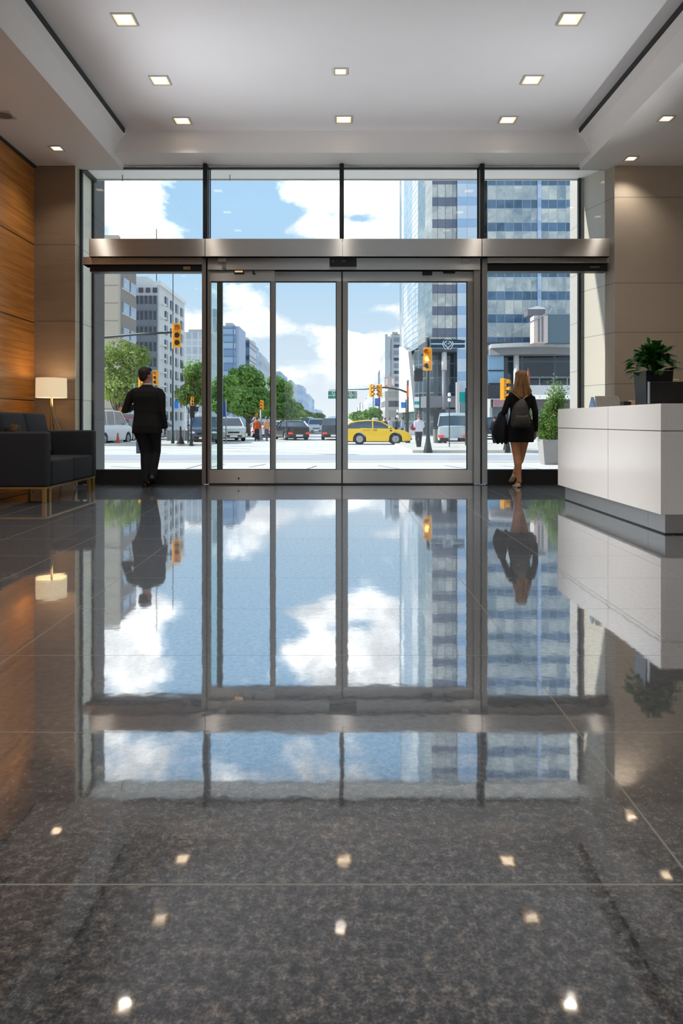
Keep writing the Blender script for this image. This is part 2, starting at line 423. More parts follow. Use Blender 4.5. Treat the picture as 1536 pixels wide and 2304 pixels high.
S(MB().box(XRW, XRW+.15, -3.1, 11.1, 0, ZC+.3), 'wall_right', M['stoneR'])
mb = MB()                                     # unseen rear wall; its glazed opening is added to let daylight in
mb.box(XL-.15, -2.0, -3.25, -3.1, 0, 5.6); mb.box(4.0, XRW+.15, -3.25, -3.1, 0, 5.6); mb.box(-2.0, 4.0, -3.25, -3.1, 3.2, 5.6)
S(mb, 'wall_back', M['stoneR'])
w = thing('window_9', None, None, (0,0,0)); struct(w)
f = MB()
for x in (-1.98, 0, 2.0, 3.93): f.box(x, x+.05, -3.2, -3.12, 0, 3.2)
f.box(-2.0, 4.0, -3.2, -3.12, 3.15, 3.2).build('frame', M['black'], w)
MB().box(-1.95, 3.95, -3.165, -3.155, 0, 3.15).build('pane', M['glass'], w)
# dark strip painted as the shadow line where wood meets soffit
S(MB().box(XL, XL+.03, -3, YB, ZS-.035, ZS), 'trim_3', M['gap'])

# ================================================================ STOREFRONT
def SB(name, m, *spans, bevel=0):
    mb = MB()
    for s in spans: mb.pbox(*s)
    return S(mb, name, m, bevel=bevel)
# header beam in four lengths with fine joints
SB('trim_4', M['steel'], (200, 460.6, 537, 577, 10.30, 10.62), (461.4, 769.6, 537, 577, 10.30, 10.62),
   (770.4, 1083.6, 537, 577, 10.30, 10.62), (1084.4, 1372, 537, 577, 10.30, 10.62), bevel=.003)
SB('trim_5', M['steel'], (186, 454, 578, 595, 10.38, 10.60))
SB('trim_6', M['steel'], (1097, 1370, 578, 592, 10.38, 10.60))
SB('trim_7', M['steel'], (467, 1080, 580, 607, 10.40, 10.58))
SB('trim_8', M['black'], (464, 1083, 577, 580, 10.42, 10.58), (470, 1066, 607, 610, 10.46, 10.6))  # thin black boxes standing in for shadow lines around the transom
SB('trim_9', M['black'], (202, 453, 595, 611, 10.42, 10.58))
SB('trim_10', M['black'], (1097, 1366, 592, 610, 10.42, 10.58))
SB('trim_11', M['steelV'], (454, 463, 578, 1089, 10.42, 10.60))
SB('trim_12', M['black'], (463, 467, 578, 1089, 10.46, 10.60))
SB('trim_13', M['steelV'], (467, 471, 580, 1089, 10.43, 10.60))
SB('trim_14', M['steelV'], (1066, 1080, 580, 1089, 10.43, 10.60))
SB('trim_15', M['black'], (1080, 1084, 578, 1089, 10.46, 10.60))
SB('trim_16', M['steelV'], (1084, 1096, 578, 1089, 10.42, 10.60))
SB('trim_17', M['black'], (470, 1066, 1088, 1091, 10.44, 10.62))
SB('trim_18', M['sill'], (208, 454, 1057, 1090, 10.44, 10.60), (170, 208, 1057, 1090, 10.44, 10.5))
SB('trim_19', M['sill'], (1096, 1370, 1057, 1090, 10.44, 10.60))
# clerestory: frame line, mullions, panes
SB('trim_20', M['black'], (181, 1369, 376.5, 379.5, 10.52, 10.58))
for i, px in enumerate((461, 768.5, 1085)):
    SB('trim_%d' % (21+i), M['black'], (px-5, px+5, 368, 537, 10.40, 10.58), bevel=.004)
SB('trim_24', M['black'], (180, 184, 377, 1090, 10.52, 10.58))
SB('trim_25', M['black'], (1366, 1370, 377, 1090, 10.52, 10.58))
SB('trim_26', M['black'], (471.5, 473.5, 380, 537, 10.55, 10.58), (1073.5, 1075.5, 380, 537, 10.55, 10.58))
# outer frame in front of the soffit edge
mb = MB().pbox(206.5, 211, 404, 1060, 11.04, 11.10); mb.box(-3.99, -3.93, 10.56, 11.1, 4.85, 4.905); S(mb, 'trim_27', M['black'])
mb = MB().pbox(1301, 1307.5, 384, 1060, 11.04, 11.10); S(mb, 'trim_28', M['black'])
S(MB().box(-4, 3.95, 11.09, 11.12, 4.89, 4.93), 'trim_29', M['dlframe'])
def window(n, *spans, m='glass', y=10.555):
    w = thing('window_%d' % n, None, None); struct(w)
    mb = MB()
    for (a, b, c, d) in spans: mb.pbox(a, b, c, d, y, y+.008)
    mb.build('pane', M[m], w); return w
window(1, (184, 456, 380, 537)); window(2, (466, 763, 380, 537)); window(3, (774, 1080, 380, 537)); window(4, (1090, 1366, 380, 537))
window(5, (184, 454, 596, 1058)); window(6, (1096, 1366, 593, 1058))
w7 = window(7, (472, 500, 612, 1058), m='glassG', y=10.625)      # fixed sidelight behind the left leaf
MB().pbox(488, 500, 625, 1058, 10.60, 10.66).build('post', mat('grey_green_aluminium', srgb(104,114,108), .4, .6), w7)
w8 = window(8, (1060, 1070, 615, 1058), m='glassG', y=10.625)
# sliding leaves
def leafdoor(n, x0, x1, yt, sl, sr, y, label, gl='glass', top=25, ytop=608):
    d = thing('door_%d' % n, label, None); struct(d)
    yb = y + .055
    MB().pbox(x0, x1, ytop, ytop+top, y, yb).build('top_rail', M['steel'], d, bevel=.003)
    MB().pbox(x0, x1, 1057, 1087.5, y, yb).build('bottom_rail', M['steel'], d, bevel=.003)
    MB().pbox(x0, x0+sl, ytop+top, 1057, y, yb).build('stile', M['steelV'], d, bevel=.003)
    MB().pbox(x1-sr, x1, ytop+top, 1057, y, yb).build('stile', M['steelV'], d, bevel=.003)
    mb = MB().pbox(x0+sl, x1-sr, ytop+top, ytop+top+2, y+.005, yb-.005); mb.pbox(x0+sl, x1-sr, 1055.5, 1057, y+.005, yb-.005)
    mb.pbox(x1-sr-1.5, x1-sr, ytop+top, 1057, y+.004, yb-.004).build('gasket', M['black'], d)
    MB().pbox(x0+sl, x1-sr, ytop+top, 1057, y+.024, y+.032).build('glass', M[gl], d)
    return d
dA = leafdoor(1, 471, 617.5, 0, 3, 9, 10.44, 'narrow left leaf of the glass sliding entrance')
dB = leafdoor(2, 617, 768, 0, 3, 11.5, 10.505, 'middle leaf of the glass sliding entrance')
dC = leafdoor(3, 770.5, 1066, 0, 12, 15, 10.505, 'wide right leaf of the glass sliding entrance')
MB().pbox(768, 770.5, 610, 1089, 10.5, 10.57).build('seal', M['black'], dB)
mb = MB(); c = P(536.5, 1076.5, 10.437); mb.lathe([(.013, -.004), (.013, .004)], c, 12, 'y'); mb.build('floor_bolt', M['black'], dA)
# small fittings
def fit(name, label, cat, spans, m, bevel=.003, group=None, extra=None):
    t = thing(name, label, cat, group=group)
    mb = MB()
    for s in spans: mb.pbox(*s)
    mb.build('body', m, t, bevel=bevel)
    if extra: extra(t)
    s = spans[0]; settle(t, P((s[0]+s[1])/2, s[3], s[5])); return t
def led(t):
    MB().pbox(747, 751, 586, 590, 10.325, 10.335).build('indicator', tint('dim_display_mark', srgb(70,84,90)), t)
    MB().pbox(769, 777, 586, 589, 10.325, 10.335).build('indicator', tint('dim_display_mark', srgb(70,84,90)), t)
fit('door_sensor', 'black rectangular motion sensor box centred above the sliding doors', 'sensor', [(741, 802, 578, 598, 10.335, 10.41)], M['black'], extra=led)
def arm(px, py):
    def f(t): MB().pbox(px, px+9, py, py+16, 10.385, 10.40).build('bracket', M['steelV'], t)
    return f
fit('door_closer', 'small pale metal bracket on the steel transom above the left door leaf', 'bracket', [(490, 508, 580, 590, 10.36, 10.40)], M['chrome'], extra=arm(499, 588))
fit('door_closer', 'small grey metal stop on the right end of the steel transom', 'bracket', [(1039, 1054, 580, 589, 10.36, 10.40)], M['chrome'])
def glow(px, py, w):
    def f(t): MB().pbox(px, px+w, py, py+3.5, 10.418, 10.425).build('lens', tint('warm_lit_lens', srgb(240,205,150), emis=srgb(255,214,150), es=.6), t)
    return f
fit('door_light', 'small warm lit sensor on the top rail of the left door leaf', 'sensor', [(526, 549, 609, 616, 10.425, 10.44)], M['black'], extra=glow(528, 609, 18))
fit('door_light', 'small warm lit sensor on the top rail of the wide right door leaf', 'sensor', [(998, 1024, 606, 614, 10.45, 10.505)], M['black'], extra=None)
fit('door_lock', 'little black hook latch on the top rail of the left door leaf', 'latch', [(568, 571, 609, 616, 10.425, 10.44), (570, 574, 614, 617, 10.425, 10.44)], M['black'], bevel=.001)
fit('door_lock', 'dark metal latch on the top rail of the wide right door leaf', 'latch', [(951, 972, 610, 618, 10.45, 10.505), (953, 960, 608, 612, 10.44, 10.505)], M['black'], bevel=.002)
fit('name_plate', 'small metal plate on the black strip above the left side window', 'plate', [(412, 428, 599.5, 606.5, 10.41, 10.42)], M['brass'], bevel=.001)
t = fit('name_plate', 'tiny worn lettering plate on the black strip above the right side window', 'plate', [(1326, 1349, 597, 604, 10.414, 10.42)], M['black'], bevel=.001)
tx = MB()
for q in range(7): tx.pbox(1328+q*3, 1330+q*3, 598.5 + (q % 2), 602.5, 10.410, 10.414)
o = tx.build('lettering', M['brass'], t); o.location = -t.location
t = fit('hanging_wire', 'thin pale wire hanging from the soffit behind the clerestory', 'wire', [(274, 276.5, 381, 407, 10.9, 10.91)], M['polesil'], bevel=0)
t = fit('hanging_wire', 'thin crooked wire hanging behind the second clerestory pane', 'wire', [(516, 518, 382, 406, 10.9, 10.91)], M['polesil'], bevel=0)

# ================================================================ DOWNLIGHTS
def downlight(x, y, z, label, size=.2, power=26, group=None, lit=True, tone=(1, .91, .80)):
    t = thing('downlight', label, 'ceiling light', (x, y, z), group=group)
    h = size/2; fw = .018
    mb = MB()
    for (a, b, c, d) in ((-h-fw, h+fw, -h-fw, -h), (-h-fw, h+fw, h, h+fw), (-h-fw, -h, -h, h), (h, h+fw, -h, h)):
        mb.box(a, b, c, d, -.012, .0)
    mb.build('frame', M['dlframe'], t)
    mb = MB()                                  # tapered reflector well
    a, b = h, h*.72
    vs = [(-a,-a,-.003),(a,-a,-.003),(a,a,-.003),(-a,a,-.003),(-b,-b,-.0045),(b,-b,-.0045),(b,b,-.0045),(-b,b,-.0045)]
    mb.add(vs, [(0,1,5,4),(1,2,6,5),(2,3,7,6),(3,0,4,7)]); mb.build('reflector', M['dlwell'] if lit else M['dlframe'], t, fixn=False)
    MB().box(-b, b, -b, b, -.006, -.0035).build('diffuser', M['lens'] if lit else M['dlframe'], t)
    if lit:
        L = bpy.data.lights.new('downlight_beam', 'SPOT'); L.energy = power; L.color = tone; L.spot_size = R(112); L.spot_blend = .8; L.shadow_soft_size = .06
        lo = bpy.data.objects.new('downlight_beam', L); COL.objects.link(lo); lo.location = (0, 0, -.03); lo.parent = t
    return t
G1 = 'square downlights in the raised ceiling'
for px, py, lab in ((280, 43, 'leftmost of the two largest square downlights nearest the viewer'), (1283, 42, 'rightmost of the two largest square downlights nearest the viewer'),
                    (360, 180, 'left square downlight in the middle row of the raised ceiling'), (1196, 179, 'right square downlight in the middle row of the raised ceiling'),
                    (766, 160, 'small centre downlight in the middle row of the raised ceiling'),
                    (410, 271, 'left square downlight in the back row near the entrance'), (773, 268, 'centre square downlight in the back row near the entrance'),
                    (1142, 269, 'right square downlight in the back row near the entrance')):
    d = (ZC-CH)*F/(CY-py)
    downlight(XX(px, d), d, ZC, lab, size=.13 if px == 766 else .2, power=30, group=G1)
for y in (5.9, 4.6, 3.3, 2.0, .7, -.6):
    for x in (-2.25, .05, 2.4):
        L = downlight(x, y, ZC, 'square downlight in the raised ceiling behind the viewer, outside the picture', power=36, group='downlights overhead outside the picture')
for px, py, lab in ((128, 333, 'small downlight in the left soffit near the wood wall'), (1498, 266, 'oval looking downlight in the right soffit, the nearer one'),
                    (1419, 356, 'downlight in the right soffit close to the stone wall')):
    d = (ZS-CH)*F/(CY-py)
    downlight(XX(px, d), min(d, 10.12), ZS, lab, size=.14, power=40, group='downlights in the side soffits')
for y in (8.2, 6.5, 4.8, 3.1, 1.4):
    downlight(-4.15, y - .2, ZS, 'small downlight in the left soffit outside the picture', size=.14, power=60, group='downlights overhead outside the picture', tone=(1, .98, .95))
    downlight(4.9, y, ZS, 'small downlight in the right soffit outside the picture', size=.14, power=34, group='downlights overhead outside the picture')
def fillspot(loc, aim, e, ang, label, col=(.96, .98, 1), grp='added fill spots outside the picture'):  # added lamps, out of view, that brighten the ceiling and the desk
    """an added fill spotlight in a small cylinder, unseen, aimed at a point"""
    d = (Vector(aim) - Vector(loc)).normalized(); q = d.to_track_quat('-Z', 'Y')
    t = thing('fill_spotlight', label, 'fill light', loc, group=grp)
    mb = MB().lathe([(.055, .16), (.06, .15), (.06, -.06), (.052, -.06), (.05, .02)], (0,0,0), 18)
    for i in range(len(mb.v)): mb.v[i] = q @ mb.v[i]
    mb.build('housing', M['dlframe'], t)
    L = bpy.data.lights.new('fill_beam', 'SPOT'); L.energy = e; L.color = col; L.spot_size = R(ang); L.spot_blend = 1.0; L.shadow_soft_size = .04
    lo = bpy.data.objects.new('fill_beam', L); COL.objects.link(lo); lo.location = d*.03; lo.rotation_euler = q.to_euler(); lo.parent = t
for y in (6.6, 7.5, 8.4): fillspot((XL+.18, y, 2.3), (-.4, y+.5, ZC), 205, 58, 'small projector on the wood wall, added to brighten the raised ceiling, outside the picture')
for y in (6.6, 7.5, 8.4): fillspot((XRW-.2, y, 2.3), (1.2, y+.5, ZC), 245, 44, 'small projector on the right wall, added to brighten the raised ceiling, outside the picture')
for y in (6.3, 7.3): fillspot((-3.9, y, ZS-.2), (2.7, y+.1, .62), 900, 30, 'fill spotlight added under the left soffit to brighten the desk, outside the picture', (1, .98, .95))
t = thing('ceiling_speaker', 'unlit grey ceiling vent in the left soffit at the picture edge', 'vent', (XX(10, 8.64), 8.64, ZS))
MB().box(-.11, .11, -.11, .11, -.01, 0).build('frame', M['dlframe'], t)
MB().lathe([(.09, -.016), (.085, -.012), (.02, -.012)], (0,0,0), 20).build('grille', tint('vent_grey', srgb(120,116,112)), t)

# ================================================================ SOFA
sf = thing('sofa', 'charcoal two seat sofa with brass legs along the wood wall', 'sofa')
xf, xb, ya, yb = -3.46, -4.42, 8.08, 9.72
def sofa_box(name, m, *a, bev=.035, seg=4): return MB().box(*a).build(name, m, sf, bevel=bev, seg=seg, smooth=True)
aw = .15
sofa_box('armrest', M['fabric'], xb, xf, ya, ya+aw, .19, .845)
sofa_box('armrest', M['fabric'], xb, xf+.015, yb-aw, yb, .19, .845)
ym = (ya+yb)/2
sofa_box('seat_cushion', M['fabric'], xb+.2, xf+.01, ya+aw+.004, ym-.003, .20, .505, bev=.03)
sofa_box('seat_cushion', M['fabric'], xb+.2, xf+.01, ym+.003, yb-aw-.004, .20, .505, bev=.03)
sofa_box('base', M['fabric2'], xb+.02, xf-.05, ya+.04, yb-.04, .17, .24, bev=.01)
sofa_box('backrest', M['fabric2'], xb-.06, xb+.13, ya+.02, yb-.02, .19, 1.07, bev=.04)
for (a, b) in ((ya+aw+.03, ym-.01), (ym+.01, yb-aw-.03)):        # tilted loose back cushions
    mb = MB(); mb.cbox((0,0,0), (.17, b-a, .56), Matrix.Rotation(R(-13), 3, 'Y'))
    for v in mb.v: v += Vector((xb+.30, (a+b)/2, .80))
    mb.build('back_cushion', M['fabric'], sf, bevel=.045, seg=4, smooth=True)
mb = MB()
mb.box(xb, xf, ya+.01, ya+.03, .165, .19); mb.box(xb, xf, yb-.03, yb-.01, .165, .19); mb.box(xf-.03, xf-.008, ya, yb, .165, .19); mb.box(xb, xb+.02, ya, yb, .165, .19)
mb.build('rail', M['brass'], sf, bevel=.003)
for x, y in ((xf-.04, ya+.04), (xf-.02, ya+.12), (xf-.04, yb-.16), (xf-.02, yb-.05), (xb+.05, ya+.05), (xb+.05, yb-.05)):
    MB().box(x-.022, x+.022, y-.022, y+.022, 0, .175).build('leg', M['brass'], sf, bevel=.003)
settle(sf, ((xf+xb)/2, ym, 0))
cu = thing('throw_cushion', 'dark cushion with gold tassel trim standing on the sofa beside the near arm', 'cushion')
mb = MB(); mb.cbox((0,0,0), (.12, .30, .40), Matrix.Rotation(R(-16), 3, 'Y'))
for v in mb.v: v += Vector((-3.98, 8.42, .73))
mb.build('pad', M['fabric2'], cu, bevel=.05, seg=4, smooth=True)
mb = MB()
for q in range(6): mb.tube([(-3.97+.012*q, 8.30, .94-.002*q), (-3.97+.012*q, 8.275, .86)], [.006, .003], 5)
mb.build('tassel', M['brass'], cu); settle(cu, (-3.98, 8.42, .5))
# ================================================================ FLOOR LAMP
lx, ly = XX(115.5, 10.0), 10.0
lp = thing('floor_lamp', 'floor lamp with a lit cream drum shade and slanting silver leg behind the sofa', 'lamp')
mb = MB(); n = 40; r0, r1 = .212, .216; z0, z1 = ZZ(895, 10), ZZ(851, 10)
mb.rings([[(lx+r*math.cos(2*math.pi*k/n), ly+r*math.sin(2*math.pi*k/n), z) for k in range(n)] for r, z in ((r1, z0), (r0, z1), (r0-.006, z1), (r1-.006, z0), (r1, z0))], cap=False)
mb.build('lamp_shade', M['lamp'], lp, smooth=False)
MB().tube([(lx+.01, ly, z0+.1), (lx+.02, ly, ZZ(930, 10)), (lx+.115, ly+.02, ZZ(968, 10)), (lx+.36, ly+.03, 0.0)], [.009, .009, .010, .011], 8).build('leg', M['chrome'], lp, smooth=True)
MB().tube([(lx, ly, z0+.1), (lx-.008, ly, ZZ(930, 10)), (lx-.02, ly+.01, .0)], [.008, .009, .010], 8).build('leg', M['brass'], lp, smooth=True)
MB().tube([(lx+.0, ly, z0+.1), (lx+.0, ly+.02, ZZ(930, 10)), (lx+.06, ly+.2, .0)], [.008, .009, .010], 8).build('leg', M['brass'], lp, smooth=True)
MB().lathe([(.02, -.03), (.024, .02), (.012, .05)], (lx, ly, z0+.09), 12).build('socket', M['brass'], lp)
MB().ell((lx, ly, z0+.18), (.035, .035, .045)).build('bulb', mat('warm_bulb', (1,.9,.75), .5, var=0, emis=srgb(255,214,160), es=6), lp, smooth=True)
settle(lp, (lx, ly, 0))
L = bpy.data.lights.new('lamp_bulb_light', 'POINT'); L.energy = 5; L.color = (1, .78, .52); L.shadow_soft_size = .05
lo = bpy.data.objects.new('lamp_bulb_light', L); COL.objects.link(lo); lo.location = (0, 0, z0+.26); lo.parent = lp

# ================================================================ RECEPTION DESK
dk = thing('reception_desk', 'long white lacquered reception desk on a recessed steel plinth', 'desk')
x0, x1, y0, y1, zb, zt, zs = 2.71, 4.35, 5.75, 8.45, .184, 1.12, .888
ysm = XX(1367, 1) and 2.71*F/(1367-CX)
for (a, b) in ((y0, ysm-.004), (ysm+.004, y1)):
    MB().box(x0, x0+.05, a, b, zb, zs-.004).build('side_panel', M['desk'], dk, bevel=.002)
    MB().box(x0, x0+.05, a, b, zs+.004, zt).build('fascia_panel', M['desk'], dk, bevel=.002)
MB().box(x0+.05, x1, y0, y0+.05, zb, zs-.003).build('end_panel', M['desk'], dk, bevel=.002)
MB().box(x0+.05, x1, y0, y0+.05, zs+.004, zt).build('fascia_panel', M['desk'], dk, bevel=.002)
MB().box(x0+.04, x1, y0+.04, y1, zt-.03, zt-.002).build('worktop', M['desk'], dk)
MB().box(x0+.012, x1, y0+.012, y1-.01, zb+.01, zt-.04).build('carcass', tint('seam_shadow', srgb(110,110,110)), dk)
ps = ysm - .72
mb = MB().box(x0+.08, x1, y0+.09, ps-.002, 0, zb+.012); mb.box(x0+.08, x1, ps+.002, y1-.03, 0, zb+.012); mb.build('plinth', M['steelP'], dk)
MB().box(x0+.075, x1, y0+.085, y1-.025, 0, .012).build('plinth_base_line', M['black'], dk)
settle(dk, ((x0+x1)/2, (y0+y1)/2, 0))
# desk plant
def blade_plant(mb, c, n, L, rnd, spread=1.0, wid=.028, zr=(-.15, 1.2)):
    for i in range(n):
        a = rnd.uniform(0, 2*math.pi); el = rnd.uniform(*zr); ln = L*rnd.uniform(.55, 1.0)
        d = Vector((math.cos(a)*math.cos(el), math.sin(a)*math.cos(el), math.sin(el)))
        side = d.cross(Vector((0,0,1))).normalized()
        st = Vector(c) + Vector((d.x, d.y, 0))*rnd.uniform(0, .05)*spread
        k0 = rnd.uniform(.25, .6); w = wid*rnd.uniform(.7, 1.3)
        pts = []
        for j in range(8):
            t = k0 + (1-k0)*j/7
            p = st + d*ln*t*spread; p.z -= (t**2)*ln*.42*math.cos(el) 
            ww = w*math.sin(math.pi*min(1, (j+.15)/7.15))**.8
            cup = Vector((0,0,1))*ww*.35
            pts.append((p - side*ww + cup, p, p + side*ww + cup))
        b = len(mb.v)
        for q in pts: mb.v += [Vector(x) for x in q]
        for j in range(7):
            for k in (0, 1): mb.f.append((b+j*3+k, b+j*3+k+1, b+(j+1)*3+k+1, b+(j+1)*3+k))
rnd = random.Random(5)
pl = thing('potted_plant', 'leafy green pot plant in a tall dark glossy pot on the white desk', 'plant')
pc = P(1469, 908, 6.25); pc.z = zt; ph = (908-833)*6.25/F; pw = .125
mb = MB(); b, tt = pw*.9, pw
mb.rings([[(-b,-b,0),(b,-b,0),(b,b,0),(-b,b,0)], [(-tt,-tt,ph),(tt,-tt,ph),(tt,tt,ph),(-tt,tt,ph)], [(-tt+.01,-tt+.01,ph),(tt-.01,-tt+.01,ph),(tt-.01,tt-.01,ph),(-tt+.01,tt-.01,ph)], [(-tt+.012,-tt+.012,ph-.03),(tt-.012,-tt+.012,ph-.03),(tt-.012,tt-.012,ph-.03),(-tt+.012,tt-.012,ph-.03)]])
for i in range(len(mb.v)): mb.v[i] = mb.v[i] + pc
mb.build('pot', M['potD'], pl, bevel=.003)
MB().box(pc.x-pw+.014, pc.x+pw-.014, pc.y-pw+.014, pc.y+pw-.014, zt+ph-.04, zt+ph-.02).build('soil', M['soil'], pl)
mb = MB()
blade_plant(mb, pc + Vector((0,0,ph+.10)), 84, .27, rnd, .98, .040, (-.1, 1.25))
blade_plant(mb, pc + Vector((0,0,ph-.01)), 40, .27, rnd, 1.0, .032, (.15, 1.4))
blade_plant(mb, pc + Vector((0,0,ph+.16)), 44, .22, rnd, .9, .038, (-.2, 1.3))
mb.build('foliage', M['leafD'], pl, fixn=False, smooth=True)
mb = MB()
for i in range(14):
    a = rnd.uniform(0, 6.28); mb.tube([pc + Vector((.03*math.cos(a), .03*math.sin(a), ph-.03)), pc + Vector((.09*math.cos(a), .09*math.sin(a), ph+.24))], [.005, .003], 5)
mb.build('stem', M['leafD'], pl); settle(pl, pc)
# monitors and desk things
mo = thing('computer_monitor', 'large black monitor seen from behind at the near end of the desk', 'monitor')
d = 5.98; mx0, mx1 = XX(1462, d), 3.35; mz1 = ZZ(858.5, d)
MB().box(mx0, mx1, d, d+.035, zt+.006, mz1).build('back_shell', tint('monitor_black', srgb(16,16,17), rough=.5), mo, bevel=.006)
MB().box(mx0-.006, mx0, d-.002, d+.037, zt+.006, mz1).build('bezel', M['alloy'], mo)
MB().box((mx0+mx1)/2-.12, (mx0+mx1)/2+.12, d-.04, d+.14, zt, zt+.012).build('stand', M['rubber'], mo)
settle(mo, ((mx0+mx1)/2, d, zt))
bx = thing('desk_organizer', 'small pale wooden holder peeking above the black monitor', 'holder')
a, b = XX(1515, 6.4), XX(1529, 6.4)
MB().box(a, b, 6.4, 6.46, zt, ZZ(853, 6.4)).build('body', tint('pale_birch', srgb(206,172,124)), bx, bevel=.01); settle(bx, ((a+b)/2, 6.43, zt))
d = 7.35
cm = thing('payment_terminal', 'grey angled display terminal with blue side standing on the desk', 'terminal')
pa = [P(1342, 915.5, d), P(1399, 913, d), P(1397, 890.5, d), P(1345, 890.5, d)]
for v in pa[:2]: v.z = zt
mb = MB(); back = [v + Vector((0, .035 if i < 2 else .10, 0)) for i, v in enumerate(pa)]; fr = [v + Vector((0, 0 if i < 2 else .07, 0)) for i, v in enumerate(pa)]
mb.rings([fr, back]).build('display', tint('warm_grey_plastic', srgb(128,124,116)), cm, bevel=.003)
mb = MB(); mb.prism([(7.36, zt), (7.52, zt), (7.45, ZZ(893, 7.4))], 'x', XX(1337, d), XX(1343, d)).build('side_panel', tint('blue_tinted_film', srgb(110,142,176), rough=.1), cm)
mb = MB(); mb.prism([(7.42, zt), (7.62, zt), (7.46, ZZ(892, 7.4))], 'x', XX(1397, d), XX(1400, d)).build('stand', M['rubber'], cm)
settle(cm, (XX(1370, d), 7.4, zt))
d = 7.0
cr = thing('card_reader', 'low black card reader box beside the dark plant pot', 'card reader')
MB().box(XX(1403, d), XX(1419, d), d, d+.1, zt, ZZ(903, d)).build('body', M['black'], cr, bevel=.004)
settle(cr, (XX(1411, d), d+.05, zt))
cr = thing('wooden_block', 'tiny tan wooden block between the black boxes on the desk', 'block')
MB().box(XX(1420, d), XX(1429, d), d, d+.08, zt, ZZ(901, d)).build('body', tint('tan_block', srgb(178,150,116)), cr, bevel=.002)
settle(cr, (XX(1424, d), d+.04, zt))
cr = thing('stapler', 'low dark blue stapler touching the plant pot on the desk', 'stapler')
MB().box(XX(1430, d), XX(1438, d), d, d+.14, zt, ZZ(902.5, d)).build('body', tint('dark_blue_plastic', srgb(30,40,60)), cr, bevel=.005)
settle(cr, (XX(1434, d), d+.07, zt))
# ================================================================ PEOPLE (local: facing +Y, x to the right, feet at z = 0)
def oval(c, rx, ry, n=20, sq=2.3, rz=0):
    c = Vector(c); out = []
    for k in range(n):
        a = 2*math.pi*k/n; ca, sa = math.cos(a), math.sin(a)
        x = rx*math.copysign(abs(ca)**(2/sq), ca); y = ry*math.copysign(abs(sa)**(2/sq), sa)
        out.append(c + Vector((x*math.cos(rz)-y*math.sin(rz), x*math.sin(rz)+y*math.cos(rz), 0)))
    return out
def hand(mb, w, d, side, curl=.5, palm=None, s=1.0):
    """w wrist, d direction of the hand, side = direction the thumb leaves to, palm = palm normal"""
    w = Vector(w); d = Vector(d).normalized(); t = Vector(side); t = (t - d*t.dot(d)).normalized()
    p = Vector(palm) if palm is not None else d.cross(t)
    p = (p - d*p.dot(d) - t*p.dot(t)).normalized()
    rs = []
    for k, (l, wd, th) in enumerate(((-.01, .025, .019), (.02, .031, .017), (.05, .039, .015), (.085, .041, .013), (.095, .038, .010))):
        c = w + d*l*s
        rs.append([c + (t*math.cos(a)*wd + p*math.sin(a)*th)*s for a in [2*math.pi*q/10 for q in range(10)]])
    mb.rings(rs)
    for i, (off, ln) in enumerate(((.030, .070), (.011, .079), (-.010, .074), (-.029, .058))):
        b = w + (d*.082 + t*off)*s; pts = [b]; ang = 0; cur = Vector(b); rr = [.0092*s]
        for j, f in enumerate((.45, .32, .25)):
            ang += curl*(.55 if j == 0 else .75)
            dd = d*math.cos(ang) + p*math.sin(ang) + t*off*.6
            cur = cur + dd.normalized()*ln*f*s; pts.append(Vector(cur)); rr.append((.0088-.0009*j)*s)
        mb.tube(pts, rr, 7)
    b = w + (d*.022 + t*.026)*s
    mb.tube([b, b + (d*.026 + t*.022 + p*.006)*s, b + (d*.054 + t*.028 + p*.016)*s, b + (d*.074 + t*.026 + p*.024)*s], [.0135*s, .011*s, .0095*s, .008*s], 7)
def head_shape(mb, c, yaw, s=1.0, pitch=0):
    Rm = Matrix.Rotation(-yaw, 3, 'Z') @ Matrix.Rotation(pitch, 3, 'X'); c = Vector(c)
    def L(x, y, z): return c + Rm @ Vector((x*s, y*s, z*s))
    mb.ell(L(0, -.008, .022), (.076*s, .096*s, .094*s), 16, 10, Rm)           # cranium
    mb.ell(L(0, .030, -.045), (.058*s, .062*s, .072*s), 14, 8, Rm)             # face and jaw
    mb.ell(L(0, .066, -.095), (.024*s, .022*s, .020*s), 10, 6, Rm)             # chin
    mb.tube([L(0, .088, .010), L(0, .106, -.022), L(0, .094, -.036)], [.008*s, .013*s, .009*s], 8)   # nose
    mb.ell(L(0, .086, -.064), (.023*s, .010*s, .009*s), 10, 6, Rm)             # lips
    for q in (-1, 1):
        mb.ell(L(q*.078, -.004, -.018), (.008*s, .018*s, .030*s), 8, 6, Rm)    # ears
        mb.ell(L(q*.032, .080, .008), (.014*s, .010*s, .008*s), 8, 6, Rm)      # brow and lids
        mb.ell(L(q*.042, .060, -.030), (.018*s, .020*s, .022*s), 8, 6, Rm)     # cheeks
    return L, Rm
def shoe(mb, heel, toe, w=.045, h=.075, sole=.02, up=None):
    heel = Vector(heel); toe = Vector(toe); d = (toe-heel); L = d.length; d.normalize()
    u = Vector(up) if up is not None else Vector((0,0,1)); u = (u - d*u.dot(d)).normalized(); sd = d.cross(u)
    rs = []
    for f, ww, hh in ((0, .62, .78), (.08, .82, 1), (.3, .84, 1.0), (.5, .86, .8), (.7, 1.06, .58), (.88, .95, .46), (1, .45, .34)):
        c = heel + d*L*f; W = w*ww; H = h*hh; ring = []
        for x, z in ((-1, 0), (-1.0, .35), (-.8, .75), (-.35, 1), (.35, 1), (.8, .75), (1.0, .35), (1, 0)):
            ring.append(c + sd*W*x + u*H*z)
        rs.append(ring)
    mb.rings(rs)

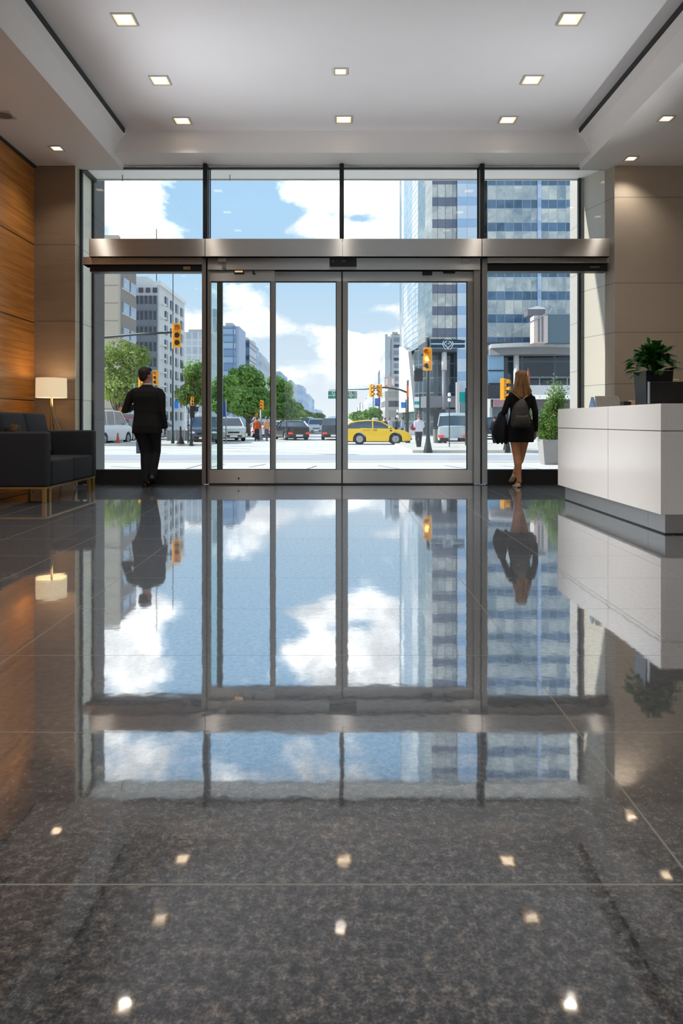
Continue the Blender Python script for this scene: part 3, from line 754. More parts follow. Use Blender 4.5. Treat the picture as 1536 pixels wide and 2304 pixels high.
def person(name_label, base, rz, pose, mats, res=.006, group=None, scale=1.0, lod=0):
    """pose: dict of joints; everything in metres"""
    root = thing('person', name_label, 'person', base, rz, group)
    g = pose
    b = MB()                                                        # ---- body, one continuous surface
    hc = Vector(g['head']); nb = Vector(g['neck']); pel = Vector(g['pelvis'])
    head_shape(b, hc, g.get('yaw', 0), g.get('hs', 1.0))
    b.tube([nb + Vector((0,-.005,-.04)), nb + Vector((0,0,.03)), hc + Vector((0,-.012,-.05))], [.064*g['k'], .052*g['k'], .054*g['k']], 12)
    sw = g['sw']; k = g['k']
    b.rings([oval(pel+Vector((0,0,-.06)), .13*k, .10*k), oval(pel+Vector((0,0,.05)), .14*k, .105*k), oval((pel+nb)/2, .12*k, .09*k), oval(nb+Vector((0,0,-.2)), sw*.78, .095*k), oval(nb+Vector((0,0,-.08)), sw*.82, .08*k), oval(nb+Vector((0,0,-.01)), .07*k, .06*k)])
    for s in ('L', 'R'):
        sh, el, wr = Vector(g['sh'+s]), Vector(g['el'+s]), Vector(g['wr'+s])
        si = sh + Vector((.035 if s == 'L' else -.035, 0, -.03))*k
        b.tube([si, (sh+el)/2, el, (el*.55+wr*.45), wr, wr+(wr-el).normalized()*.02], [.045*k, .042*k, .036*k, .036*k, .025*k, .023*k], 10)
        if lod == 0: hand(b, wr, g['hd'+s], g['th'+s], g.get('curl'+s, .45), g.get('pn'+s), g.get('hnd', 1.0))
        else: b.ell(wr + Vector(g['hd'+s]).normalized()*.07, (.032, .025, .08), 8, 6)
        hp, kn, an = Vector(g['hip'+s]), Vector(g['kn'+s]), Vector(g['an'+s])
        q = g.get('leg', 1.0); calf = kn*.68+an*.32 + Vector((0, -.022*q, 0))
        b.tube([hp, hp*.6+kn*.4, kn, calf, kn*.25+an*.75, an], [.083*q, .072*q, .052*q, .052*q, .036*q, .033*q], 14)
        ft = Vector(g['to'+s]); b.tube([an, an*.5+ft*.5+Vector((0,0,.005)), ft], [.036*q, .032*q, .024*q], 8, flat=1.0)
    ob = b.build('body', M[mats['skin']], root, remesh=res if lod == 0 else res*2, sm=2)
    return root
# ---------------------------------------------------------------- man in the dark suit
sc = 10.25/F
mx = XX(340, 10.25)
def lx_(px): return (px-340)*sc
def lz_(py): return (1093-py)*sc
gm = dict(k=1.0, sw=.19, head=(lx_(334), .0, lz_(846)), yaw=R(38), neck=(lx_(337), 0, lz_(868)), pelvis=(lx_(338), .0, .93),
          shL=(lx_(337)-.20, 0, 1.43), elL=(lx_(289), -.02, lz_(925)), wrL=(lx_(297), .22, lz_(915)), hdL=(.2, 1, .1), thL=(.3, 0, 1), pnL=(1, 0, 0),
          shR=(lx_(337)+.20, 0, 1.43), elR=(lx_(371), -.03, lz_(925)), wrR=(lx_(376), .03, lz_(963)), hdR=(.02, .12, -1), thR=(-.2, 1, 0), pnR=(-1, 0, 0), curlR=.55,
          hipL=(lx_(338)-.10, 0, .93), knL=(lx_(333), .03, .50), anL=(lx_(336), -.02, .10), toL=(lx_(334), .13, .035),
          hipR=(lx_(338)+.10, 0, .93), knR=(lx_(352), .10, .52), anR=(lx_(350), -.02, .19), toR=(lx_(347), .09, .08))
man = person('man in a black suit walking out, seen from behind, head turned right', (mx, 10.1, 0), 0, gm, dict(skin='skin'))
def suit_jacket(root, g, m, hem, hemw, res=.008, slit=True, k=1.0, name='suit_jacket'):
    b = MB(); cx = g['pelvis'][0]; nx = g['neck'][0]; nz = g['neck'][2]
    z = lambda t: hem + (nz-hem)*t
    b.rings([oval((cx-.005, -.005, hem), hemw, .148*k), oval((cx, -.01, z(.16)), hemw*.97, .150*k), oval((cx, 0, z(.38)), hemw*.88, .135*k), oval((cx, 0, z(.58)), hemw*.90, .135*k),
             oval((nx, -.01, z(.76)), hemw*.96, .135*k), oval((nx, -.01, z(.87)), hemw*.93, .115*k), oval((nx, -.005, z(.93)), hemw*.70, .090*k), oval((nx, 0, z(.985)), .085*k, .078*k), oval((nx, 0, z(1.02)), .066*k, .064*k)])
    for s in ('L', 'R'):
        sh, el, wr = Vector(g['sh'+s]), Vector(g['el'+s]), Vector(g['wr'+s]); q = Vector((-.03 if s == 'L' else .03, 0, 0))
        b.tube([sh - q*2.4 + Vector((0,0,-.005)), sh - q*.5 + Vector((0,0,-.035)), sh*.75+el*.25 + q*.1, (sh+el)/2 + q*.1, el, (el*.5+wr*.5), wr], [.058*k, .066*k, .068*k, .064*k, .056*k, .052*k, .045*k], 12)
    return b.build(name, m, root, remesh=res, sm=3)
suit_jacket(man, gm, M['suit'], lz_(974), .222)
b = MB()
cx = gm['pelvis'][0]
b.rings([oval((cx, 0, .84), .185, .125), oval((cx, 0, .95), .18, .125), oval((cx, 0, 1.06), .165, .115)])
for s in ('L', 'R'):
    hp, kn, an = (Vector(gm[a+s]) for a in ('hip', 'kn', 'an'))
    b.tube([hp+Vector((0,0,.02)), hp+Vector((0,0,-.12)), hp*.45+kn*.55, kn, kn*.6+an*.4+Vector((0,-.012,0)), kn*.2+an*.8+Vector((0,-.01,0)), an+Vector((0,-.01,-.02))], [.105, .108, .092, .078, .074, .066, .064], 14)
b.build('trousers', M['trouser'], man, remesh=.008, sm=2)
b = MB(); shoe(b, (lx_(334), -.075, 0), (lx_(332), .21, 0), .048, .09); b.build('shoe', M['shoe'], man, smooth=True, bevel=.006)
b = MB(); shoe(b, (lx_(351), -.115, .125), (lx_(347), .14, .012), .048, .085, up=(0,.5,1)); b.build('shoe', M['shoe'], man, smooth=True, bevel=.006)
b = MB(); hc = Vector(gm['head']); Rm = Matrix.Rotation(-gm['yaw'], 3, 'Z')
b.ell(hc + Rm @ Vector((0, -.020, .034)), (.084, .098, .098), 18, 12, Rm); b.ell(hc + Rm @ Vector((0, -.045, -.015)), (.074, .062, .078), 16, 10, Rm)
b.ell(hc + Rm @ Vector((0, .045, .085)), (.062, .050, .040), 14, 8, Rm)
b.build('hair', M['hairB'], man, remesh=.007, sm=2)
b = MB(); b.rings([oval(Vector(gm['neck'])+Vector((0,-.002,-.005)), .068, .066), oval(Vector(gm['neck'])+Vector((0,-.006,.028)), .060, .058)])
b.build('shirt_collar', tint('pale_shirt', srgb(206,206,210)), man, smooth=True)
def briefbag():
    t = thing('litter_bin', 'square dark grey litter bin on the near lane edge beyond the walking man', 'bin')
    d = 29.5; MB().box(XX(306, d), XX(322, d), d, d+.3, GZ, ZZ(985, d)).build('body', tint('bin_grey', srgb(70,76,80)), t, bevel=.01)
    MB().box(XX(305, d), XX(323, d), d-.02, d+.32, ZZ(985, d), ZZ(983.5, d)).build('lid', M['poled'], t); settle(t, (XX(314, d), d+.15, GZ))
briefbag()
# ---------------------------------------------------------------- woman with backpack
sw_ = 10.2/F
wx = XX(1162, 10.2)
def wxl(px): return (px-1162)*sw_
def wzl(py): return (1097-py)*sw_
gw = dict(k=.86, sw=.155, hs=.93, head=(wxl(1165), .0, wzl(858)), yaw=R(8), neck=(wxl(1164), 0, wzl(880)), pelvis=(wxl(1163), 0, .86), leg=1.08, hnd=.92,
          shL=(wxl(1141), 0, 1.335), elL=(wxl(1128), -.01, wzl(931)), wrL=(wxl(1126), .20, wzl(938)), hdL=(.1, 1, -.1), thL=(.2, 0, 1), pnL=(1, 0, 0), curlL=.8,
          shR=(wxl(1189), 0, 1.335), elR=(wxl(1196), -.03, wzl(930)), wrR=(wxl(1199), .03, wzl(973)), hdR=(-.02, .1, -1), thR=(-.2, 1, 0), pnR=(-1, 0, 0), curlR=.5,
          hipL=(wxl(1163)-.085, 0, .84), knL=(wxl(1156), .0, .47), anL=(wxl(1161), -.02, .085), toL=(wxl(1160), .12, .03),
          hipR=(wxl(1163)+.085, .02, .84), knR=(wxl(1173), .14, .49), anR=(wxl(1156), .10, .20), toR=(wxl(1154), .18, .085))
wom = person('woman in a short black dress with a grey backpack, seen from behind', (wx, 10.05, 0), 0, gw, dict(skin='skinT'))
def dress():
    b = MB(); cx = gw['pelvis'][0]
    b.rings([oval((cx+.005, 0, wzl(997)), .196, .140), oval((cx+.01, -.01, wzl(975)), .198, .145), oval((cx+.005, -.015, wzl(955)), .180, .140), oval((wxl(1163), 0, wzl(932)), .140, .105), oval((wxl(1164), 0, wzl(910)), .155, .108),
             oval((wxl(1164), 0, wzl(894)), .178, .105), oval((wxl(1164), 0, wzl(888)), .165, .085), oval((wxl(1164), 0, wzl(884)), .10, .07), oval((wxl(1164), 0, wzl(880)), .058, .055)])
    for s in ('L', 'R'):
        sh, el, wr = Vector(gw['sh'+s]), Vector(gw['el'+s]), Vector(gw['wr'+s])
        q = Vector((-.03 if s == 'L' else .03, 0, 0)); b.tube([sh - q*1.2 + Vector((0,0,-.015)), sh*.9+el*.1, (sh+el)/2, el, (el*.5+wr*.5), wr], [.046, .052, .049, .045, .041, .036], 12)
    b.build('dress', M['dress'], wom, remesh=.008, sm=3)
dress()
b = MB(); hx = wxl(1165)                                             # long straight hair
b.rings([oval((hx, -.012, wzl(838)), .046, .055), oval((hx, -.015, wzl(843)), .082, .100), oval((hx, -.03, wzl(853)), .090, .105), oval((hx, -.04, wzl(863)), .100, .105), oval((hx-.004, -.06, wzl(874)), .118, .085),
         oval((hx+.0, -.085, wzl(884)), .142, .062), oval((hx+.004, -.10, wzl(891)), .125, .045), oval((hx-.002, -.11, wzl(897)), .085, .035), oval((hx-.004, -.112, wzl(901)), .03, .02)])
def hairm(name, c1, c2):
    m = bpy.data.materials.new(name); g = N(nt(m)); o = g.obj()
    f = g.noise(g.mapping(o, (60, 60, 3)), 1.0, 4, .6)
    f2 = g.noise(o, 5, 2)
    c = g.ramp(g.math('ADD', g.math('MULTIPLY', f, .7), g.math('MULTIPLY', f2, .3)), [(.38, c1), (.62, c2)])
    g.out(g.bsdf(c, .4, 0, .5, Normal=g.bump(f, .35, .006))); return m
b.build('hair', hairm('honey_blond_hair', srgb(98, 66, 36), srgb(182, 136, 84)), wom, remesh=.008, sm=4)
b = MB(); shoe(b, (wxl(1158), -.075, 0), (wxl(1157), .165, 0), .040, .062); b.build('shoe', M['beige'], wom, smooth=True, bevel=.006)
b = MB(); b.box(wxl(1159)-.028, wxl(1159)+.030, -.08, .16, 0, .016); b.build('sole', M['rubber'], wom, bevel=.006)
b = MB(); shoe(b, (wxl(1154), .045, .150), (wxl(1152), .25, .05), .038, .060, up=(0,.4,1)); b.build('shoe', M['beige'], wom, smooth=True, bevel=.006)
bp = thing('backpack', 'slouchy charcoal grey drawstring backpack worn over the black dress', 'backpack')
b = MB(); X = lambda p: wxl(p)
b.rings([oval((X(1156.5), -.20, wzl(965)), .115, .055), oval((X(1156.5), -.205, wzl(962)), .134, .075), oval((X(1156.5), -.21, wzl(950)), .140, .085), oval((X(1156.5), -.205, wzl(935)), .130, .085), oval((X(1157), -.19, wzl(920)), .108, .075),
         oval((X(1159), -.175, wzl(910)), .078, .055), oval((X(1161), -.165, wzl(905)), .048, .035), oval((X(1161.5), -.16, wzl(902)), .030, .022)])
b.build('sack', M['bag'], bp, remesh=.01, sm=3)
b = MB(); b.rings([oval((X(1156.5), -.27, wzl(963)), .100, .02), oval((X(1156.5), -.288, wzl(957)), .112, .022), oval((X(1157), -.286, wzl(942)), .104, .022), oval((X(1157), -.27, wzl(937)), .09, .012)]).build('front_pocket', M['bag'], bp, smooth=True)
for s in (-1, 1):
    top = (X(1143), -.095, wzl(887)) if s < 0 else (X(1180), -.095, wzl(889))
    MB().tube([top, (X(1151) if s < 0 else X(1171.5), -.150, wzl(896)), (X(1160), -.185, wzl(905))], [.012, .012, .011], 7, flat=.5).build('shoulder_strap', M['strap'], bp, smooth=True)
for px, py in ((1145, 946), (1173, 945), (1172.5, 953), (1149, 934)):
    MB().ell((X(px), -.292 if 1150 < px else -.285, wzl(py)), (.010, .006, .010), 8, 6).build('buckle', M['brass'], bp, smooth=True)
bp.location = (wx, 10.05, 0)
ct = thing('draped_coat', 'dark navy coat draped over the left forearm of the walking woman', 'coat')
b = MB(); nx_ = 14
def foldring(cx, cy, z, rx, ry, ph, amp, rz=0):
    return [Vector((cx + rx*math.cos(a)*(1+amp*math.sin(5*a+ph)), cy + ry*math.sin(a)*(1+amp*math.sin(5*a+ph)), z + amp*.25*math.cos(3*a+ph))) for a in [2*math.pi*k/28 for k in range(28)]]
b.rings([foldring(X(1129), .10, wzl(929), .028, .10, 0, .05), foldring(X(1126), .09, wzl(936), .050, .13, .4, .1), foldring(X(1124), .08, wzl(948), .072, .14, .9, .12), foldring(X(1122), .07, wzl(962), .100, .14, 1.5, .15),
         foldring(X(1122), .07, wzl(975), .108, .13, 1.9, .18), foldring(X(1124), .07, wzl(987), .080, .11, 2.3, .22), foldring(X(1127), .07, wzl(996), .078, .10, 2.8, .35)])
b.build('cloth', M['coat'], ct, smooth=True, sub=1)
b = MB(); b.tube([(X(1119), .05, wzl(980)), (X(1117.5), .05, wzl(998))], [.02, .022], 8); b.build('sleeve', M['coat'], ct, smooth=True)
ct.location = (wx, 10.05, 0)
# ---------------------------------------------------------------- far pedestrians
def far_person(label, px, pyfoot, ht, top, bottom, hairc, group='pedestrians at the crossing', yaw=0, skin='skin', step=.12, y=None, arms=.0):
    d = y if y else F*(CH-GZ)/(pyfoot-CY); s = ht/1.76
    def v(x, yy, z): return (x*s, yy*s, z*s)
    g = dict(k=s, sw=.185*s, hs=s, head=v(0,.01,1.63), yaw=yaw*.3, neck=v(0,0,1.47), pelvis=v(0,0,.93),
             shL=v(-.19,0,1.41), elL=v(-.25,-.02,1.13), wrL=v(-.25+arms,.10,.90+arms), hdL=(0,.2,-1), thL=(.3,1,0),
             shR=v(.19,0,1.41), elR=v(.25,-.02,1.13), wrR=v(.25-arms,.10,.90+arms), hdR=(0,.2,-1), thR=(-.3,1,0),
             hipL=v(-.09,0,.93), knL=v(-.10,.03,.50), anL=v(-.10,-step,.09), toL=v(-.10,.12-step,.03),
             hipR=v(.09,0,.93), knR=v(.10,.06,.50), anR=v(.10,step,.09), toR=v(.10,.12+step,.03))
    r = person(label, (XX(px, d), d, GZ + (.0 if y is None else 0)), yaw, g, dict(skin=skin), res=.011, group=group, lod=1)
    suit_jacket(r, g, top, .88*s, .205*s, res=.02, k=s, name='shirt')
    b = MB(); b.rings([oval(v(0,0,.84), .175*s, .12*s), oval(v(0,0,1.0), .165*s, .115*s)])
    for q in ('L', 'R'):
        hp, kn, an = (Vector(g[a+q]) for a in ('hip', 'kn', 'an'))
        b.tube([hp, hp*.5+kn*.5, kn, kn*.4+an*.6, an], [.10*s, .098*s, .080*s, .075*s, .075*s], 10)
    b.build('trousers', bottom, r, remesh=.02, sm=2)
    b = MB(); b.ell(v(0,-.012,1.665), (.085*s, .10*s, .095*s)); b.build('hair', hairc, r, smooth=True)
    for q in (-1, 1):
        b = MB(); shoe(b, (q*.10*s, q*step-.08, 0), (q*.10*s, q*step+.18, 0), .045, .08); b.build('shoe', M['shoe'], r)
    return r, d
# ================================================================ GROUND
S(MB().box(-160, 160, 10.6, 900, GZ-.3, GZ), 'ground', M['asphalt'])
S(MB().box(-30, 30, 10.62, 16.3, GZ-.1, -.005), 'terrace', M['concrete'])
S(MB().box(-30, 30, 16.3, 16.5, GZ-.1, .004), 'trim_30', M['curb'])
S(MB().box(-60, 60, 24.2, 28.2, GZ, GZ+.006), 'trim_31', M['asph2'])
mb = MB()
rnd = random.Random(3)
for a, b_, c, d_ in ((470, 1052, 505, 1044), (420, 1054, 455, 1045), (560, 1051, 598, 1044), (690, 1055, 712, 1048), (850, 1047, 905, 1056), (1000, 1047, 1060, 1056), (1130, 1048, 1215, 1055), (250, 1049, 330, 1053)):
    p0 = P(a, b_, CH*F/(b_-CY)); p1 = P(c, d_, CH*F/(d_-CY)); dd = (p1-p0).normalized(); n_ = Vector((-dd.y, dd.x, 0))*.018
    z = Vector((0,0,.0)); p0.z = p1.z = -.002
    mb.quad(p0-n_, p1-n_, p1+n_, p0+n_)
S(mb, 'trim_32', M['crack'], fixn=False)
def gbox(name, p0, p1, q0, q1, h, m, z0=GZ):
    d0 = F*(CH-GZ)/(q1-CY); d1 = F*(CH-GZ)/(q0-CY)
    return S(MB().box(XX(p0, (d0+d1)/2), XX(p1, (d0+d1)/2), d0, d1, z0, z0+h), name, m)
gbox('trim_33', 905, 1400, 1002, 1019, .12, M['curb'])          # right corner pavement
gbox('trim_34', 120, 478, 996, 1003.5, .12, M['curb'])          # left corner pavement
for i, (a, b_, c, e) in enumerate(((560, 625, 1010, 1012.5), (680, 745, 1010, 1013), (784, 830, 1008, 1014), (842, 880, 1010, 1014), (640, 720, 1003, 1004.6), (470, 560, 1012, 1014))):
    gbox('trim_%d' % (35+i), a, b_, c, e, .008, M['paint'])
# ================================================================ TREES
def tree(label, px, pytop, pybase, wpx, d, m, seed, n=2600, lsz=.2, name='street_tree', group=None, trunk=.16, ybase=None, low=.28, cone=1.0):
    rnd = random.Random(seed); z0 = GZ; zt_ = ZZ(pytop, d); H = zt_-z0; W = wpx*d/F/2; x = XX(px, d)
    t = thing(name, label, 'tree', (x, d, z0), group=group)
    mb = MB(); mb.tube([(0,0,-.02), (.03*H*.2,0,H*low*.6), (-.02*H,0,H*low*1.2), (0,0,H*.6)], [trunk, trunk*.8, trunk*.65, trunk*.3], 8)
    clumps = []
    nb = 15
    for i in range(nb):
        a = 2*math.pi*i/nb*2.4 + rnd.uniform(-.4, .4); el = rnd.uniform(.05, 1); r = W*rnd.uniform(.45, .78)*math.cos(el*1.1)**.6
        c = Vector((math.cos(a)*r, math.sin(a)*r*.8, H*(low + (1-low)*(.18 + .66*el)*rnd.uniform(.9, 1.02))))
        s = H*rnd.uniform(.12, .19)*min(1.4, W/(H*.33))
        clumps.append((c, s))
        mb.tube([(0,0,H*low*rnd.uniform(.7, 1.5)), c*.5 + Vector((0,0,H*low*.35)), c], [trunk*.38, trunk*.24, trunk*.1], 5)
    clumps.append((Vector((0,0,H*.86)), H*.14)); clumps.append((Vector((0,0,H*.55)), H*.2*min(1.3, W/(H*.33))))
    mb.build('trunk', M['bark'], t, smooth=True)
    lf = MB()
    for i in range(n):
        c, s = clumps[rnd.randrange(len(clumps))]
        while True:
            q = Vector((rnd.uniform(-1,1), rnd.uniform(-1,1), rnd.uniform(-1,1)))
            if .2 < q.length < 1: break
        q = q.normalized()*(q.length**.4); p = c + Vector((q.x*s, q.y*s, q.z*s*.72))
        nrm = (q + Vector((rnd.uniform(-.8,.8), rnd.uniform(-.8,.8), rnd.uniform(-.2,1)))).normalized()
        a = nrm.cross(Vector((rnd.random(), rnd.random(), .3))).normalized(); b = nrm.cross(a); l = lsz*rnd.uniform(.6, 1.25)
        lf.quad(p - a*l, p - b*l*.55, p + a*l, p + b*l*.55)
    lf.build('foliage', m, t, fixn=False); return t
tree('big airy street tree left of the walking man, branches showing', 268, 752, 998, 140, 53, M['leafA'], 2, 4200, .15, trunk=.2, low=.2)
tree('light green tree just right of the walking man, by the dark signal', 432, 815, 995, 66, 60, M['leafA'], 7, 2200, .18)
tree('darker tree high behind the light green one, before the pale office block', 436, 800, 990, 60, 92, M['leafB'], 8, 1800, .25)
tree('round green avenue tree at the left edge of the middle glass', 500, 838, 985, 84, 70, M['leafB'], 11, 3000, .2)
tree('tallest avenue tree in the middle glass', 556, 812, 985, 92, 82, M['leafB'], 12, 3600, .24)
tree('broad avenue tree in front of the tallest one', 560, 868, 988, 110, 64, M['leafB'], 13, 3400, .19)
tree('avenue tree right of the tallest one, by the leaf stile', 618, 838, 985, 90, 88, M['leafB'], 14, 3000, .26)
tree('low spreading avenue tree above the black sedan', 640, 880, 985, 84, 76, M['leafB'], 15, 2800, .22)
tree('small far tree just right of the avenue row', 683, 922, 975, 60, 130, M['leafA'], 16, 1400, .35)
tree('pale far tree over the distant white cars', 712, 930, 970, 44, 180, M['leafA'], 17, 900, .5)
tree('far round tree behind the yellow cab roof', 806, 924, 972, 56, 130, M['leafB'], 18, 1400, .36)
tree('darker far tree right behind the cab roof sign', 838, 914, 975, 44, 93, M['leafB'], 19, 1300, .3)
# planter with tall shrub on the terrace
rnd = random.Random(9)
pt = thing('potted_shrub', 'tall bushy shrub in a tapered grey planter outside right of the woman', 'plant')
d = 15.2; b0, t0 = .17, .235; px_ = XX(1246, d); hz = ZZ(989, d)
zz0 = -.005
mb = MB(); mb.rings([[(px_+sx*w, d+.3+sy*w, z) for sx, sy in ((-1,-1),(1,-1),(1,1),(-1,1))] for w, z in ((b0, zz0), (t0, hz), (t0-.025, hz), (t0-.03, hz-.06))])
mb.build('planter', M['planter'], pt, bevel=.008)
MB().box(px_-t0+.03, px_+t0-.03, d+.3-t0+.03, d+.3+t0-.03, hz-.08, hz-.03).build('soil', M['soil'], pt)
mb = MB(); tips = []
for i in range(42):
    a = rnd.uniform(0, 6.28); r = rnd.uniform(.05, .60); h = rnd.uniform(.30, 1.45-.6*r)
    tip = Vector((px_ + math.cos(a)*r + .10*h, d+.3+math.sin(a)*r*.8, hz + h)); bs = Vector((px_ + math.cos(a)*.08, d+.3+math.sin(a)*.08, hz-.05))
    mid = bs*.5+tip*.5 + Vector((-.06*math.cos(a), 0, .08)); mb.tube([bs, mid, tip], [.012, .008, .003], 5); tips += [(bs, mid, tip)]*1
mb.build('stem', M['bark'], pt)
lf = MB()
for i in range(9500):
    bs, mid, tip = tips[rnd.randrange(len(tips))]; t = rnd.uniform(.1, 1); p = (bs*(1-t)**2 + mid*2*t*(1-t) + tip*t*t)
    p = p + Vector((rnd.gauss(0,.085), rnd.gauss(0,.085), rnd.gauss(0,.07)))
    if p.z < hz - .04: continue
    nrm = Vector((rnd.uniform(-1,1), rnd.uniform(-1,1), rnd.uniform(0,1.3))).normalized(); a = nrm.cross(Vector((rnd.random(), rnd.random(), .3))).normalized(); b = nrm.cross(a); l = rnd.uniform(.018, .036)
    lf.quad(p-a*l, p-b*l*.5, p+a*l, p+b*l*.5)
lf.build('foliage', M['leafS'], pt, fixn=False); settle(pt, (px_, d+.3, -.005))

# ================================================================ VEHICLES (local: nose to +X, z up)
def vehicle(label, name, cat, prof, green, L, W, paint, wheels, wr=.33, wcl=.15, extras=None, group=None, tumble=.17, nroof=None, glassm='autoglass', lights=True, plate=True, rimm='alloy'):
    """prof: upper outline of the lower body from tail to nose [(x,z)], green: greenhouse outline tail->nose [(x,z)]"""
    r = thing(name, label, cat, (0,0,0), 0, group)
    hw = W/2; zb = wcl + .05
    poly = list(prof); nose = []
    # lower edge from nose back to tail with wheel arches
    low = [(L/2-.03, zb+.03)]
    for wx_ in sorted(wheels, reverse=True):
        ra = wr*1.17
        for k in range(0, 11):
            a = math.pi*k/10; x_ = wx_ + ra*math.cos(a); z_ = max(zb, wr + ra*math.sin(a)) if 0 < k < 10 else zb
            low.append((x_, z_))
    low.append((-L/2+.03, zb+.05))
    poly = prof + low
    mb = MB(); mb.prism(poly, 'y', -hw, hw)
    me = bpy.data.meshes.new('body'); me.from_pydata([tuple(v) for v in mb.v], [], mb.f)
    bm = bmesh.new(); bm.from_mesh(me); bmesh.ops.recalc_face_normals(bm, faces=bm.faces)
    zt_ = max(p[1] for p in prof)
    def cut(co, no):
        bmesh.ops.bisect_plane(bm, geom=bm.verts[:]+bm.edges[:]+bm.faces[:], plane_co=co, plane_no=no, dist=1e-5)
    k = -L/2 + .12
    while k < L/2: cut((k,0,0), (1,0,0)); k += .22
    for f in (.3, .5, .7, .85, .95): cut((0,0,zb+(zt_-zb)*f), (0,0,1))
    for f in (-.9, -.6, 0, .6, .9): cut((0,hw*f,0), (0,1,0))
    for v in bm.verts:
        e = abs(v.co.x)/(L/2); s = 1 - .16*max(0, (e-.72)/.28)**2.2
        zf = (v.co.z-zb)/(zt_-zb); s *= 1 - .09*max(0, (zf-.62)/.38)**1.6 - .03*max(0, .25-zf)/.25
        v.co.y *= s
        yy = abs(v.co.y)/hw; v.co.x *= 1 - .045*yy**2*max(0, (e-.8)/.2)
    bm.to_mesh(me); bm.free(); me.materials.append(paint)
    me.polygons.foreach_set('use_smooth', [True]*len(me.polygons))
    o = bpy.data.objects.new('body', me); COL.objects.link(o); o.parent = r
    m_ = o.modifiers.new('b', 'BEVEL'); m_.width = .025; m_.segments = 2; m_.limit_method = 'ANGLE'; m_.angle_limit = R(40)
    zbelt = green[0][1]; zr = max(p[1] for p in green)
    def sidey(z, off=0): return (hw*.93 - tumble*max(0, (z-zbelt))/(max(zr-zbelt, .1))) + off
    gm_ = MB(); n = len(green)
    gm_.add([(x, -sidey(z), z) for x, z in green] + [(x, sidey(z), z) for x, z in green], [tuple(range(n)), tuple(range(2*n-1, n-1, -1))] + [(i, i+n, (i+1) % n+n, (i+1) % n) for i in range(n)])
    gm_.build('windows', M[glassm], r)
    # roof skin: top edges of the greenhouse above 0.8 of its height
    rf = MB(); top = [p for p in green if p[1] > zbelt + (zr-zbelt)*.80]
    xs = [top[0][0]-.03] + [p[0] for p in top] + [top[-1][0]+.05]; 
    rs = []
    for x, z in [(top[0][0]-.02, top[0][1]-.02)] + top + [(top[-1][0]+.03, top[-1][1]-.03)]:
        y = sidey(z)+.012; rs.append([(x,-y,z-.045), (x,-y,z), (x,-y*.85,z+.028), (x,0,z+.04), (x,y*.85,z+.028), (x,y,z), (x,y,z-.045), (x,0,z-.02)])
    rf.rings(rs); rf.build('roof', paint, r, smooth=True)
    # pillars follow the greenhouse outline
    pl_ = MB()
    def pil(a, b, w):
        for s in (-1, 1): pl_.tube([(a[0], s*sidey(a[1], .006), a[1]), (b[0], s*sidey(b[1], .006), b[1])], w, 6)
    for i in range(n-1):
        a, b = green[i], green[i+1]
        if abs(a[1]-b[1]) > .08: pil(a, b, .035)
        else: pil(a, b, .022)
    xm = [ (wheels[0]+wheels[-1])/2 + q for q in (nroof or (.05,)) ]
    for x in xm: pil((x, zbelt-.02), (x, zr-.02), .032)
    pl_.build('pillars', paint, r)
    MB().box(-L/2+.12, L/2-.12, -hw*.78, hw*.78, wcl, zb+.22).build('underbody', M['rubber'], r)
    for wx_ in wheels:
        for s in (-1, 1):
            y1 = s*(hw-.015); y0 = s*(hw-.235)
            t = MB(); t.lathe([(wr*.62, y0), (wr*.96, y0), (wr, y0+s*.03), (wr, y1-s*.03), (wr*.94, y1), (wr*.66, y1), (wr*.64, y1-s*.03)], (wx_, 0, wr), 26, 'y')
            w = t.build('wheel', M['rubber'], r, smooth=False)
            q = MB(); q.lathe([(wr*.66, y1-s*.008), (wr*.60, y1-s*.008), (wr*.57, y1-s*.05), (wr*.10, y1-s*.045), (wr*.09, y1-s*.01), (0.002, y1-s*.008)], (wx_, 0, wr), 22, 'y')
            for j in range(5):
                a = 2*math.pi*j/5 + .3; dx, dz = math.cos(a), math.sin(a)
                q.tube([(wx_+dx*wr*.08, y1-s*.012, wr+dz*wr*.08), (wx_+dx*wr*.62, y1-s*.012, wr+dz*wr*.62)], [wr*.085, wr*.06], 5)
            q.build('rim', M[rimm], w)
    zh = prof[-1][1]; 
    fx = max(p[0] for p in prof); tz = prof[0][1]
    if lights:
        zl = prof[-1][1] + .02; zl = min(zl, prof[-2][1])
        for s in (-1, 1):
            MB().ell((fx-.10, s*hw*.70, zl), (.13, hw*.19, .075), 12, 8).build('headlight', M['head'], r, smooth=True)
            MB().cbox((-L/2+.075, s*hw*.74, tz-.10), (.10, hw*.36, .14)).build('tail_light', M['tail'], r, bevel=.03)
            MB().ell((green[-1][0]-.32, s*(hw+.07), zbelt+.06), (.06, .09, .065), 10, 6).build('mirror', paint, r, smooth=True)
        MB().box(fx-.06, fx+.004, -hw*.42, hw*.42, zl-.12, zl-.02).build('grille', M['rubber'], r, bevel=.01)
        MB().box(fx-.08, fx+.008, -hw*.62, hw*.62, zb+.08, zb+.18).build('bumper_intake', M['rubber'], r, bevel=.02)
    if plate:
        MB().box(-L/2-.012, -L/2+.03, -.26, .26, tz-.34, tz-.20).build('number_plate', M['white'], r)
        MB().box(fx-.02, fx+.022, -.26, .26, zb+.06, zb+.17).build('number_plate', M['white'], r)
        MB().box(-L/2-.004, -L/2+.05, -hw*.8, hw*.8, zb+.0, zb+.17).build('rear_bumper', M['rubber'], r, bevel=.02)
    if extras: extras(r, hw)
    return r
